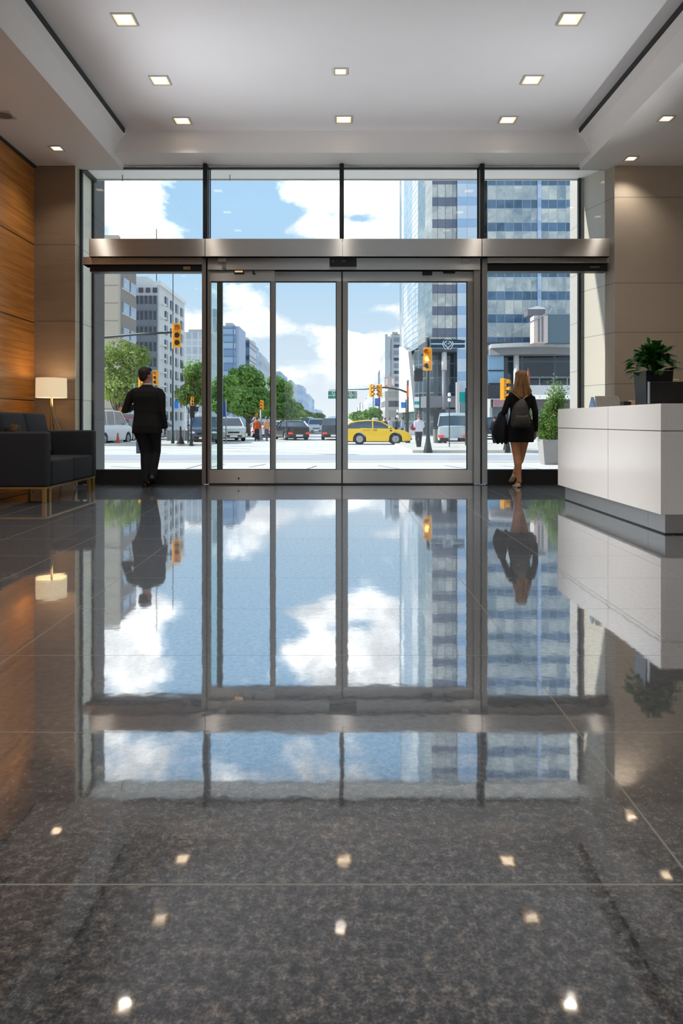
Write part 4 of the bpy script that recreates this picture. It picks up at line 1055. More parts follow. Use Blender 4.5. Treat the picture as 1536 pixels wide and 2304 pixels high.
def sedan(label, paint, **k):
    L = 4.6
    return vehicle(label, 'car', 'car', [(-2.28,.62),(-2.27,.92),(-2.1,1.02),(-1.5,1.04),(.75,.98),(1.6,.88),(2.15,.74),(2.27,.60)],
        [(-1.85,1.0),(-1.25,1.36),(-.85,1.43),(.0,1.44),(.3,1.41),(1.05,.97)], L, 1.8, paint, (-1.4, 1.42), wr=.32, **k)
def suv(label, paint, z=1.68, **k):
    return vehicle(label, 'car', 'car', [(-2.28,.62),(-2.27,.98),(-2.2,1.10),(-1.5,1.12),(.95,1.10),(1.7,1.03),(2.18,.90),(2.27,.68)],
        [(-2.16,1.08),(-1.98,z-.12),(-1.8,z-.04),(-.6,z),(.35,z-.02),(.6,z-.06),(1.2,1.08)], 4.6, 1.86, paint, (-1.38, 1.42), wr=.36, wcl=.2, nroof=(-.85,.1), **k)
def place(r, px, pyw, ang, d=None):
    d = d or F*(CH-GZ)/(pyw-CY); r.location = (XX(px, d), d, GZ); r.rotation_euler = (0, 0, R(ang)); return r
cab_p = mat('cab_yellow_paint', srgb(255,204,24), .22, var=.02, vs=1, spec=.6)
def cabx(r, hw):
    c = MB(); c.rings([[(-.22+i, y, z) for y, z in ((-.16,1.462),(.16,1.462),(.13,1.60),(-.13,1.60))] for i in (0, .04, .28, .32)])
    s = c.build('roof_sign', M['white'], r, bevel=.02)
    textobj('roof_sign_text', 'TAXI', M['rubber'], s, (-.06, -.155, 1.53), .09, (R(80),0,0))
    textobj('door_lettering', 'NYC TAXI', tint('dark_red_print', srgb(150,70,20)), r, (-.62, -hw*.985, .86), .10)
    textobj('door_lettering', 'TAXI', M['rubber'], r, (-.12, -hw*.985, .86), .13)
    MB().box(.78, .90, -hw-.004, -hw+.02, .80, .88).build('door_emblem', M['rubber'], r)
cab = vehicle('yellow cab driving right across the junction', 'taxi', 'taxi', [(-2.05,.62),(-2.08,.86),(-2.0,.98),(-1.3,1.0),(.9,.94),(1.55,.86),(2.0,.70),(2.12,.52)],
      [(-2.0,.97),(-1.55,1.30),(-1.1,1.40),(-.5,1.44),(-.05,1.43),(.3,1.36),(1.05,.93)], 4.25, 1.78, cab_p, (-1.02, 1.12), wr=.34, extras=cabx, tumble=.2, nroof=(-.28,))
place(cab, 845.5, 999.5, 0)
s = sedan('black sedan turning away, tail lights lit, left of the centre stile', mat('black_car_paint', srgb(20,22,26), .15, var=0, spec=.7)); place(s, 654, 993, 110, 52)
s = suv('dark grey car seen from behind just left of the centre stile', mat('dark_slate_car_paint', srgb(46,54,66), .2, var=0, spec=.7), z=1.6); place(s, 750, 993, 92, 52)
s = suv('cream silver car facing the entrance by the left door leaf', mat('champagne_car_paint', srgb(206,202,190), .25, .3, var=0)); place(s, 514, 994.5, -72, 49)
s = suv('silver car approaching in the far lane right of the black sedan', mat('silver_car_paint', srgb(196,200,204), .25, .3, var=0)); place(s, 711, 977, -88, 76)
s = suv('white van like car far away beside the black sedan roof', mat('white_car_paint', srgb(232,234,236), .25, var=0), z=1.9); place(s, 690, 975, -88, 84)
s = suv('red car with tail lights at the far left kerb behind the walking man', mat('red_car_paint', srgb(156,26,34), .2, var=0)); place(s, 291, 998, 84, 47.5)
s = suv('dark car mostly hidden behind the left door post', mat('grey_car_paint', srgb(90,94,100), .2, .3, var=0)); place(s, 462, 997, -82, 44)
s = sedan('light parked car showing beside the right hand of the walking man', mat('pale_silver_car_paint', srgb(186,190,196), .25, .3, var=0)); place(s, 352, 996, 70, 53)
s = sedan('white parked car among the street clutter under the avenue trees', mat('chalk_car_paint', srgb(226,228,230), .25, var=0)); place(s, 598, 986, 86, 60)
s = sedan('second white parked car under the avenue trees, farther right', mat('ivory_car_paint', srgb(220,220,216), .25, var=0)); place(s, 618, 982, 86, 73)
s = vehicle('white delivery van cut off by the left stone pier', 'van', 'van', [(-2.4,.6),(-2.42,1.1),(-2.3,1.2),(-1.5,1.22),(1.2,1.2),(1.8,1.12),(2.3,.96),(2.42,.7)],
      [(-2.36,1.16),(-2.3,1.9),(-2.1,2.0),(0,2.02),(.7,1.98),(1.5,1.18)], 4.9, 1.9, mat('white_van_paint', srgb(228,228,226), .25, var=0), (-1.5, 1.55), wr=.35, wcl=.2, tumble=.1, nroof=(-1.2,-.2)); place(s, 230, 999, 82, 41)
s = vehicle('pale silver passenger van seen from behind right of the lamp post', 'van', 'van', [(-2.3,.62),(-2.34,1.05),(-2.26,1.14),(-1.5,1.16),(1.1,1.13),(1.7,1.05),(2.2,.90),(2.32,.68)],
      [(-2.24,1.12),(-2.12,1.74),(-1.95,1.86),(0,1.88),(.6,1.83),(1.4,1.1)], 4.7, 1.92, mat('pale_grey_van_paint', srgb(178,190,196), .25, .2, var=0), (-1.42, 1.5), wr=.35, wcl=.2, tumble=.12, nroof=(-1.1,-.1), glassm='autoglass'); place(s, 1026, 998, 76, 42)
s = suv('dark car partly visible beyond the woman in the right side window', mat('deep_blue_car_paint', srgb(60,66,78), .2, var=0)); place(s, 1104, 992, 78, 54)

# ================================================================ SIGNALS, POLES, SIGNS
def signal_head(root_label, pos, yaw, s=1.0, lit=None, group=None, back=False, nm='traffic_light', name_m='sigyel', sides=1):
    t = thing(nm, root_label, 'traffic light', pos, yaw, group)
    w, h, dp = .34*s, 1.0*s, .2*s
    MB().box(-w/2, w/2, -dp/2, dp/2, -h/2, h/2).build('housing', M[name_m], t, bevel=.02*s)
    for f in range(sides):
        for i, z in enumerate((.31, 0, -.31)):
            c = MB(); c.lathe([(.105*s, 0), (.10*s, -.02*s), (.001, -.028*s)], (0, -dp/2+.004, z*s), 14, 'y')
            c.build('lens', M['lensamb'] if lit == i else (M['lensred'] if i == 0 else M['lensd']), t)
            v = MB(); n = 12; rs = []
            for rr, y in ((.125, 0), (.125, -.22), (.115, -.22), (.115, 0)):
                rs.append([(rr*s*math.cos(a), -dp/2 + y*s*(1 if k in (0,) or True else 1), z*s + rr*s*math.sin(a)) for k, a in enumerate([R(-20) + R(220)*q/n for q in range(n+1)])])
            b_ = len(v.v)
            for r_ in rs: v.v += [Vector(x) for x in r_]
            m_ = n+1
            for a_ in range(3):
                for k in range(n): v.f.append((b_+a_*m_+k, b_+a_*m_+k+1, b_+(a_+1)*m_+k+1, b_+(a_+1)*m_+k))
            v.build('visor', M[name_m], t, fixn=False)
    return t
def pole(label, px, pyb, pyt, r=.07, m='poled', name='street_pole', cat='pole', base=True, d=None, arm=None, group=None):
    d = d or F*(CH-GZ)/(pyb-CY); x = XX(px, d); t = thing(name, label, cat, group=group)
    z1 = ZZ(pyt, d)
    MB().tube([(x, d, GZ), (x, d, (GZ+z1)/2), (x, d, z1)], [r, r*.9, r*.8], 10).build('shaft', M[m], t, smooth=True)
    if base: MB().lathe([(r*2.4, 0), (r*2.2, .12), (r*1.3, .5), (r*1.02, .7)], (x, d, GZ), 12).build('foot', M[m], t)
    MB().ell((x, d, z1+.03), (r*1.3, r*1.3, .07), 8, 6).build('cap', M['polesil'], t)
    if arm: MB().tube([P(*q) for q in arm[0]], arm[1], 8).build('mast_arm', M[m], t, smooth=True)
    settle(t, (x, d, GZ)); return t, d
# right corner post with big signal and route sign
t, d = pole('thick dark green signal post on the right corner pavement', 962.5, 1019, 760, .085, name='signal_post', arm=([(963, 764, 29), (1000, 765, 29), (1047, 767, 29)], [.03, .028, .022]))
dR = d
signal_head('large yellow traffic light with lit amber lens on the right corner post', P(962, 808, dR-.22), R(-22), 1.0, lit=1)
sg = thing('route_sign', 'dark teal banner sign with white diamond emblem on the right post arm', 'sign')
x0, x1 = XX(969, dR), XX(1045, dR); zc = ZZ(774, dR); hh = .19; xc = (x0+x1)/2
tl = tint('dark_teal_sign', srgb(26,70,92), rough=.4)
mb = MB(); mb.prism([(x0, zc-hh), (xc-.25, zc-hh), (xc-.1, zc-hh-.03), (xc+.22, zc-hh), (x1, zc-hh+.03), (x1, zc+hh-.03), (xc+.2, zc+hh+.03), (xc-.2, zc+hh+.03), (x0, zc+hh)], 'y', dR-.02, dR+.02); mb.build('panel', tl, sg)
mb = MB().box(x0, xc-.24, dR-.026, dR-.021, zc-.02, zc+.025); mb.box(xc+.22, x1, dR-.026, dR-.021, zc-.02, zc+.03); mb.box(x0, x1, dR-.026, dR-.021, zc-hh, zc-hh+.012); mb.box(x0, xc-.2, dR-.026, dR-.021, zc+hh-.012, zc+hh)
mb.build('stripe', M['white'], sg)
def ringpoly(n, ro, ri, cx, cz, y, rot=0, sx=1, mb=None):
    mb = mb or MB(); vo = [(cx+ro*sx*math.cos(rot+2*math.pi*k/n), y, cz+ro*math.sin(rot+2*math.pi*k/n)) for k in range(n)]; vi = [(cx+ri*sx*math.cos(rot+2*math.pi*k/n), y, cz+ri*math.sin(rot+2*math.pi*k/n)) for k in range(n)]
    mb.add(vo+vi, [(k, (k+1) % n, (k+1) % n+n, k+n) for k in range(n)]); return mb
mb = MB(); mb.prism([(xc+.27*math.cos(R(60*k)), zc+.25*math.sin(R(60*k))) for k in range(6)], 'y', dR-.034, dR-.022); mb.build('emblem_plate', tl, sg)
mb = ringpoly(6, .27, .235, xc, zc, dR-.036); ringpoly(4, .20, .15, xc, zc, dR-.037, 0, 1.1, mb)
for q in (-.06, 0, .06): mb.cbox((xc+q, dR-.038, zc), (.018, .004, .16-abs(q)), Matrix.Rotation(R(35), 3, 'Y'))
mb.cbox((xc, dR-.038, zc-.01), (.16, .004, .018), Matrix.Rotation(R(-45), 3, 'Y')); mb.build('emblem', M['white'], sg, fixn=False); settle(sg, (xc, dR, zc))
# dark pedestrian signal left of the post
pd = thing('pedestrian_signal', 'black pedestrian signal box hanging left of the right corner post', 'signal')
a, b_ = XX(932, dR+2), XX(951, dR+2)
MB().box(a, b_, dR+2, dR+2.25, ZZ(858, dR+2), ZZ(836, dR+2)).build('housing', M['rubber'], pd, bevel=.02)
MB().prism([(a-.02, ZZ(836, dR+2)), (b_+.02, ZZ(836, dR+2)), (b_-.08, ZZ(829, dR+2)), (a+.08, ZZ(829, dR+2))], 'y', dR+1.95, dR+2.3).build('hood', M['rubber'], pd)
MB().tube([(b_, dR+2.1, ZZ(847, dR+2)), (XX(962, dR), dR, ZZ(847, dR))], .025, 6).build('bracket', M['poled'], pd); settle(pd, ((a+b_)/2, dR+2.1, ZZ(847, dR+2)))
# far right mast arm with two signals and the green street sign
dF = 44
t, _ = pole('slim dark signal mast with long arm reaching left over the junction', 917, 990, 858, .07, d=dF, name='signal_mast', arm=([(918, 884, dF), (900, 877, dF), (866, 871.5, dF), (820, 876, dF), (740, 877.5, dF)], [.06, .055, .05, .03, .02]))
for px, yw, l in ((835.5, 40, 'left of the twin yellow traffic lights over the junction'), (854, -40, 'right of the twin yellow traffic lights over the junction')):
    signal_head(l, P(px, 879, dF-.25), R(yw), .80)
ss = thing('street_sign', 'green street name sign hanging on the far mast arm behind the centre stile', 'sign')
a, b_ = XX(738, dF), XX(803, dF); z0_, z1_ = ZZ(897, dF), ZZ(880, dF)
MB().box(a, b_, dF-.03, dF+.01, z0_, z1_).build('panel', tint('street_sign_green', srgb(10,130,104)), ss)
MB().box(a, b_, dF-.036, dF-.031, (z0_+z1_)/2-.05, (z0_+z1_)/2-.02).build('stripe', M['white'], ss)
textobj('lettering', 'G', M['white'], ss, (XX(750, dF), dF-.04, ZZ(885, dF)), .30); textobj('lettering', 'SL', M['white'], ss, (XX(789, dF), dF-.04, ZZ(885, dF)), .30)
textobj('lettering', '1', M['white'], ss, (XX(751, dF), dF-.04, ZZ(893, dF)), .2); textobj('lettering', 'oz', M['white'], ss, (XX(789, dF), dF-.04, ZZ(892.5, dF)), .2)
MB().box(XX(796, dF), b_, dF-.037, dF-.031, z0_, z1_).build('end_plate', tint('grey_end_plate', srgb(150,150,140)), ss)
settle(ss, ((a+b_)/2, dF, z0_))
# left mast arm with big signal
t, d = pole('dark green mast arm reaching in from behind the left pier', 180, 1003, 752, .09, d=33, name='signal_mast', arm=([(180, 766, 33), (238, 758, 32), (320, 751, 31), (388, 748, 30)], [.09, .07, .055, .04]))
signal_head('large yellow traffic light hanging from the left mast arm', P(397, 755, 29.8), R(18), 1.05)
t, d = pole('tall dark slim pole right of the big left signal', 388.5, 1002.5, 784, .05, name='lamp_post')
signal_head('small yellow signal on a post behind the walking man, left of his head', P(316, 862, 36), R(60), .6)
signal_head('yellow signal right behind the head of the walking man', P(350, 850, 35), R(0), .75)
t, d = pole('short post carrying the signal behind the head of the walking man', 350, 1000, 862, .05, d=36)
pole('short post carrying the small signal left of his head', 316, 1000, 868, .04, d=37)
signal_head('tiny yellow signal low in the left window, in front of the tree', P(272, 925, 44), R(0), .45)
pole('thin grey post below the tiny signal', 271, 1000, 932, .05, d=44.2, m='polesil')
signal_head('yellow topped signal above the black box, right end of left window', P(432.5, 903, 38), R(15), .5)
pole('dark post with the yellow topped signal', 430, 1000, 905, .05, d=38.3)
pb = thing('signal_cabinet', 'tall black signal box on the post in the left window', 'signal'); d = 38
MB().box(XX(428, d), XX(437, d), d-.1, d+.1, ZZ(940, d), ZZ(913, d)).build('housing', M['rubber'], pb, bevel=.02)
MB().box(XX(436, d), XX(446, d), d, d+.05, ZZ(926, d), ZZ(915, d)).build('side_plate', M['poled'], pb); settle(pb, P(432.5, 926, d))
pole('thin dark post left of the black signal box', 423, 1002.5, 915, .035, base=False)
cn = thing('bollard', 'black cone shaped bollard on the left corner pavement', 'bollard'); d = 38.5
MB().lathe([(.24, 0), (.22, .05), (.06, .46), (.05, .9), (.03, 1.0)], (XX(406, d), d, GZ+.12), 14).build('post', M['rubber'], cn); settle(cn, (XX(406, d), d, GZ+.12))
signal_head('orange traffic light on a silver post under the avenue trees', P(589, 912, 50), R(-20), .72)
pole('silver post of the orange traffic light under the avenue trees', 586.5, 987, 918, .07, d=50.4, m='polesil')
signal_head('small orange signal left of the silver post', P(577, 936, 52), R(0), .42)
pole('dark post of the small orange signal', 576.5, 986, 940, .05, d=52.2)
signal_head('yellow traffic light left of the woman with the backpack', P(1132, 876, 30), R(58), .95)
pole('dark signal post hidden behind the woman with the backpack', 1140, 1018, 858, .08, d=30.2)
# blue and teal banners, flags, globe lamps
def banner(label, px0, px1, py0, py1, d, m, post=True, m2=None, pm='poled'):
    t = thing('street_banner', label, 'banner', group=None); x = XX((px0+px1)/2, d)
    MB().box(XX(px0, d), XX(px1, d), d, d+.02, ZZ(py1, d), ZZ(py0, d)).build('cloth', m, t)
    if m2: MB().box(XX(px0, d), XX(px1, d), d-.012, d-.002, ZZ(py0+(py1-py0)*.72, d), ZZ(py0+(py1-py0)*.42, d)).build('band', m2, t)
    if post: MB().tube([(XX(px1, d)+.04, d, GZ+.0), (XX(px1, d)+.04, d, ZZ(py0, d)+.2)], .04, 6).build('post', M[pm], t)
    settle(t, (x, d, GZ)); return t
blue = mat('blue_banner_cloth', srgb(36,130,214), .7, var=.25, vs=2); teal = mat('teal_banner_cloth', srgb(0,158,150), .7, var=.06); wh = M['white']
banner('bright blue banner on the tall slim pole in the left window', 392, 401, 903, 919, 40, blue, post=False)
banner('narrow blue flag beside the outer post of the left leaf', 500, 507, 905, 938, 45, mat('navy_flag', srgb(40,70,160), .7, var=.4, vs=3), pm='polesil')
banner('violet blue banner below the twin traffic lights', 843, 853, 896, 914, 60, mat('violet_blue_banner', srgb(74,104,190), .7, var=.3, vs=2))
banner('bright blue round banner left of the slim mast', 902, 912, 905, 918, 50, blue)
banner('white banner with teal band above the crossing man', 932, 943, 893, 917, 40, wh, m2=teal)
banner('teal banner at the right edge of the wide door leaf', 1033, 1046, 882, 905, 36, teal)
banner('orange pennant high on the slim mast', 914.5, 919, 868, 893, 43, mat('orange_pennant', srgb(236,110,40), .7, var=.15), post=False)
def globes(label, px, py, d):
    t = thing('globe_lamp', label, 'street lamp'); x = XX(px, d)
    for q in (0, 12): MB().ell((x, d, ZZ(py+q, d)), (.085, .085, .1)).build('globe', tint('opal_globe', srgb(240,240,238)), t, smooth=True)
    MB().tube([(x, d, GZ+.12), (x, d, ZZ(py+2, d))], .025, 6).build('post', M['poled'], t); settle(t, (x, d, GZ+.12))
globes('double white globe lamp in front of the dark corner building', 1010.5, 888, 34)
globes('white globe lamp beside the far mast, above the pedestrians', 894, 925, 46)
cone = thing('traffic_cone', 'orange traffic cone beside the red car', 'cone'); d = 40
MB().lathe([(.2, 0), (.2, .04), (.13, .05), (.03, .72)], (XX(265, d), d, GZ), 14).build('body', tint('cone_orange', srgb(206,84,40)), cone); settle(cone, (XX(265, d), d, GZ))
bn = thing('litter_bin', 'grey round litter bin by the dark shopfront left of the silver van', 'bin'); d = 44
MB().lathe([(.22, 0), (.25, .05), (.27, .85), (.24, .9)], (XX(983, d), d, GZ), 16).build('body', tint('bin_zinc', srgb(128,128,124)), bn)
MB().lathe([(.28, .9), (.28, .95), (.1, 1.0)], (XX(983, d), d, GZ), 16).build('lid', M['poled'], bn); settle(bn, (XX(983, d), d, GZ))
# fence / low wall at the left corner
fn = thing('street_fence', 'grey mesh fence along the left corner pavement', 'fence'); d = 46
mb = MB(); mb.box(XX(376, d), XX(432, d), d, d+.06, GZ, ZZ(968, d)); mb.build('panel', mat('grey_fence_mesh', srgb(140,140,138), .8, var=.2, vs=6), fn)
mb = MB()
for px in range(376, 436, 10): MB().box(XX(px, d)-.03, XX(px, d)+.03, d-.06, d, GZ, ZZ(965, d)).build('post', M['polesil'], fn)
settle(fn, (XX(414, d), d, GZ))

# pedestrians
wsh = mat('white_shirt', srgb(216,208,216), .8, var=.06); dkp = mat('dark_slate_trousers', srgb(32,40,50), .85, var=.08)
r_, d = far_person('man in white shirt and black trousers standing by the right corner post', 942, 1011, 1.76, wsh, dkp, mat('auburn_hair', srgb(150,80,40), .6), yaw=R(20), arms=.10)
hb = thing('handbag', 'dark red shoulder bag carried by the man in the white shirt', 'bag'); x = XX(929, d)
mb = MB(); mb.ell((x, d-.05, ZZ(961, d)), (.15, .08, .17), 12, 8); mb.build('pouch', tint('wine_red_leather', srgb(130,24,40)), hb, smooth=True)
MB().tube([(x, d-.05, ZZ(956, d)), (XX(934, d), d-.05, ZZ(942, d))], .012, 6).build('strap', M['rubber'], hb); settle(hb, (x, d-.05, ZZ(968, d)))
cols = [(866, 985, srgb(40,40,44), srgb(40,44,52), 'person in black at the far kerb above the cab bonnet'), (876, 984, srgb(190,190,194), srgb(60,60,66), 'person in a pale top at the far kerb above the cab bonnet'),
        (890, 986, srgb(60,70,90), srgb(30,32,40), 'person in a slate blue jacket left of the slim mast'), (905, 988, srgb(150,160,176), srgb(50,52,60), 'person in a light grey blue top right beside the slim mast'),
        (600, 992.5, srgb(210,150,110), srgb(90,92,98), 'person in an apricot top under the orange traffic light'), (578, 992, srgb(206,90,40), srgb(60,62,66), 'person in an orange jacket left of the silver post'),
        (632, 985, srgb(130,50,46), srgb(50,50,56), 'person in a dark red top near the avenue trees'), (641, 984.5, srgb(60,66,70), srgb(40,42,46), 'person in dark clothes near the avenue trees'),
        (1112, 1000, srgb(50,52,58), srgb(34,36,42), 'person in dark grey beyond the left arm of the woman'), (1218, 999, srgb(120,130,150), srgb(40,44,56), 'person in a grey blue coat right of the woman'),
        (860, 978, srgb(200,60,50), srgb(60,60,66), 'distant person in red behind the cab')]
for px, pf, c1, c2, lab in cols:
    far_person(lab, px, pf, 1.7, mat('top_cloth', c1, .85, var=.06), mat('trouser_cloth', c2, .85, var=.06), M['hairB'], yaw=R(rnd.uniform(-80, 80)))
# ================================================================ CITY
def walls(name, foot, z0, z1, m, parent, capm=None, u0=0.0, z1b=None, solid=True):
    """vertical walls round a footprint, uv in metres (u along the wall, v height)"""
    n = len(foot); vs = []; fs = []; uvs = []; u = u0
    for i in range(n if solid else n-1):
        a = Vector(foot[i]); b = Vector(foot[(i+1) % n]); l = (b-a).length; k = len(vs)
        vs += [(a.x, a.y, z0), (b.x, b.y, z0), (b.x, b.y, z1), (a.x, a.y, z1)]
        fs.append((k, k+1, k+2, k+3)); uvs += [(u, z0-GZ), (u+l, z0-GZ), (u+l, z1-GZ), (u, z1-GZ)]; u += l
    if solid:
        for z in (z1, z0):
            k = len(vs); vs += [(p[0], p[1], z) for p in foot]; f = tuple(range(k, k+n)); fs.append(f); uvs += [(p[0], p[1]) for p in foot]
    me = bpy.data.meshes.new(name); me.from_pydata(vs, [], fs)
    ul = me.uv_layers.new(name='UVMap')
    for i, q in enumerate(uvs): ul.data[i].uv = q
    me.materials.append(m)
    if capm and solid:
        me.materials.append(capm); me.polygons[-1].material_index = 1; me.polygons[-2].material_index = 1
    o = bpy.data.objects.new(name, me); COL.objects.link(o); o.parent = parent; return o
def rect(x0, x1, y0, y1): return [(x0, y0), (x1, y0), (x1, y1), (x0, y1)]
def facade_windows(parent, a, b, z0, z1, cols, rows, m, wf=.6, hf=.55, zoff=.5, frame=None, depth=.12, only=None):
    """individual windows on the wall from a to b (plan points), outward normal to the right of a->b"""
    a = Vector((*a, 0)); b = Vector((*b, 0)); d = (b-a); L = d.length; d.normalize(); nrm = Vector((d.y, -d.x, 0))
    cw = L/cols; rh = (z1-z0)/rows; w = cw*wf; h = rh*hf; ang = math.atan2(d.y, d.x); first = None
    for i in range(cols):
        for j in range(rows):
            if only and not only(i, j): continue
            c = a + d*(cw*(i+.5)) + nrm*.02 + Vector((0,0,z0+rh*(j+zoff)))
            if first is None:
                o = MB().box(-w/2, w/2, -depth, .03, -h/2, h/2).build('window', m, parent)
                if frame:
                    f = MB().box(-w/2-.08, w/2+.08, -.05, .03, -h/2-.10, -h/2); f.box(-.04, .04, -.05, .03, -h/2, h/2); f.build('frame', frame, o)
                first = o
            else:
                o = first.copy(); COL.objects.link(o); o.parent = parent
                for g_ in first.children:
                    c2 = g_.copy(); COL.objects.link(c2); c2.parent = o
            o.location = c; o.rotation_euler = (0, 0, ang)
def bld(label, base, name='building', cat='building', group=None): return thing(name, label, cat, (0,0,0), 0, group)
roofm = mat('pale_roof_gravel', srgb(180,178,174), .9, var=.05)
wd = mat('dusk_window_glass', srgb(70,84,98), .1, 0, .8, var=.3, vs=.7)
wl = mat('light_window_glass', srgb(150,170,190), .1, 0, .8, var=.3, vs=.6)
# ---- beige apartment block, far left
A = bld('beige apartment block at the far left behind the airy street tree', 0)
bg = mat('beige_render', srgb(196,184,166), .85, var=.05, vs=.2); br = mat('brown_grey_render', srgb(150,142,136), .85, var=.08, vs=.3)
xa = XX(266, 62); ztA = ZZ(529, 62)
walls('wall', rect(xa-14, xa, 62, 62.6), GZ, ztA, bg, A, roofm)
walls('side_wall', rect(xa-14, xa, 62.6, 67.5), GZ, ztA-.5, br, A, roofm)
mb = MB()
for k in range(11): mb.box(xa-14, xa+.01, 61.97, 62.0, GZ+1.6*k+.9, GZ+1.6*k+.96)
mb.build('string_course', tint('beige_joint', srgb(150,138,122)), A)
facade_windows(A, (xa, 62.9), (xa, 67.3), GZ+1.5, ztA-.6, 2, 7, wl, .8, .42, frame=M['white'])
# ---- white hotel like block
B = bld('white mid rise block with balcony rows behind the big left signal', 0)
wb = mat('white_concrete', srgb(222,222,222), .8, var=.04, vs=.2); gb = mat('grey_spandrel', srgb(128,136,146), .6, var=.15, vs=.5)
xb0, xb1 = XX(285, 76), XX(358, 76); zB = ZZ(636, 76)
walls('wall', [(xb0, 76), (xb1, 76), (xb1, 88.5), (xb0, 88.5)], GZ, zB, wb, B, roofm)
MB().box(xb0, XX(327, 76), 77, 86, zB, zB+.9).build('roof_house', wb, B)
MB().box(xb1-.2, xb1+.25, 75.6, 88.7, zB-.3, zB+.15).build('parapet', M['white'], B)
xm = XX(354.5, 76)
nfl = 8; zt1 = ZZ(664, 76)
rh = (zt1-GZ-1.5)/nfl
for j in range(nfl):
    z = GZ+1.5+rh*j
    MB().box(XX(292, 76), xm, 75.85, 76.0, z, z+rh*.42).build('balcony_front', gb, B)
    MB().box(XX(292, 76), xm, 75.92, 76.0, z+rh*.42, z+rh*.96).build('recess', tint('pale_curtain_wall', srgb(150,160,168)), B)
facade_windows(B, (XX(294, 76), 75.90), (xm, 75.90), GZ+1.5, zt1, 6, nfl, wd, .5, .50, .70)
facade_windows(B, (XX(294, 76), 75.98), (XX(357, 76), 75.98), zt1+.05, zB-.4, 4, 1, wd, .62, .62, .5, frame=M['white'])
facade_windows(B, (xb1, 77.6), (xb1, 88.0), GZ+1.2, zB-.8, 4, 9, wd, .42, .62, .5)
for j in range(9):
    z = GZ+2.2+j*(zB-GZ-3)/9
    MB().box(xb1, xb1+.45, 76.3, 77.6, z, z+.14).build('balcony', M['white'], B)
for px in (352, 389):
    d = 80; MB().tube([(XX(px, d), d, zB-3), (XX(px, d), d, ZZ(515 if px == 352 else 560, d))], .05, 5).build('antenna', M['poled'], B)
# ---- pale office block with fine grid, cylinder tower
def simple_tower(label, px0, px1, pyt, d, depth, m, side=None, sidem=None, name='tower', group='distant city blocks'):
    t = bld(label, 0, name, 'building', group); x0, x1 = XX(px0, d), XX(px1, d); z = ZZ(pyt, d)
    walls('facade', rect(x0, x1, d, d+depth), GZ, z, m, t, roofm)
    MB().box(x0+(x1-x0)*.2, x1-(x1-x0)*.3, d+depth*.2, d+depth*.7, z, z+(z-GZ)*.025+.4).build('roof_house', M['dlframe'], t)
    return t
fine = curtain('fine_pale_grid', 1.1, [(1.5, srgb(164,174,186), srgb(196,202,208)), (1.1, srgb(180,188,198), srgb(206,210,214))], srgb(216,216,216), .22, jitter=.4, rough=.3, spec=.3)
blueg = curtain('blue_office_glass', 2.6, [(1.6, srgb(96,130,168), srgb(150,180,208)), (1.5, srgb(128,160,194), srgb(196,212,226))], srgb(104,124,150), .3, jitter=.7)
darkb = curtain('dark_slate_office_glass', 4, [(1.2, srgb(56,74,96), srgb(80,100,124)), (2.0, srgb(88,110,136), srgb(140,160,180))], srgb(84,100,120), .3, jitter=.6)
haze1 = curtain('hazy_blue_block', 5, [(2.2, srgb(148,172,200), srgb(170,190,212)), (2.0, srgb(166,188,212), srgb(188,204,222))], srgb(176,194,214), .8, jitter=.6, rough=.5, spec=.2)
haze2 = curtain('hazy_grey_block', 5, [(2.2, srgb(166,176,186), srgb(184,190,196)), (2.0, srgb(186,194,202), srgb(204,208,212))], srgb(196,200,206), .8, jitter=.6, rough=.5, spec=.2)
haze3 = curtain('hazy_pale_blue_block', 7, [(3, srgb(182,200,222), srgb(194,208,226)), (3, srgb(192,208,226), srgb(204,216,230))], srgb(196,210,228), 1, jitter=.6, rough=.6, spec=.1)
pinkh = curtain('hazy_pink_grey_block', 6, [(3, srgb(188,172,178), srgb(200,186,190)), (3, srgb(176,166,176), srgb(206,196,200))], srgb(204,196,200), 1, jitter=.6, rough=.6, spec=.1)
simple_tower('pale office block with fine window grid beyond the white block', 402, 472, 747, 120, 14, fine)
t = bld('slim round tower seen in the narrow left glass', 0); d = 150; xc_ = XX(481, d); r_ = 7.2*d/F; n = 16
walls('facade', [(xc_+r_*math.cos(-2*math.pi*k/n), d+r_*math.sin(-2*math.pi*k/n)) for k in range(n)][::-1], ZZ(748, d), ZZ(696, d), curtain('grey_cylinder_glass', .7, [(3, srgb(150,164,176), srgb(180,190,198)), (3, srgb(160,174,184), srgb(190,198,204))], srgb(200,206,210), .12, jitter=.4), t, roofm)
walls('base', [(xc_+r_*1.15*math.cos(-2*math.pi*k/n), d+r_*1.15*math.sin(-2*math.pi*k/n)) for k in range(n)][::-1], GZ, ZZ(748, d), wb, t, roofm)
T = simple_tower('blue glass office tower above the avenue trees', 497, 529, 733, 150, 12, blueg)
walls('side_fin', rect(XX(529, 150), XX(537, 150), 150.5, 161), GZ, ZZ(733.5, 150), mat('pale_blue_fin', srgb(170,184,204), .6, var=.04), T, roofm)
simple_tower('dark slate office tower beside the blue one', 537, 561, 765, 165, 14, darkb)
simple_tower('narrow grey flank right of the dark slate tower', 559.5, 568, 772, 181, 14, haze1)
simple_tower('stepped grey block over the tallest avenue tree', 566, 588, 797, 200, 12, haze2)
simple_tower('lower grey block right of the stepped one', 586, 598, 810, 215, 12, haze2)
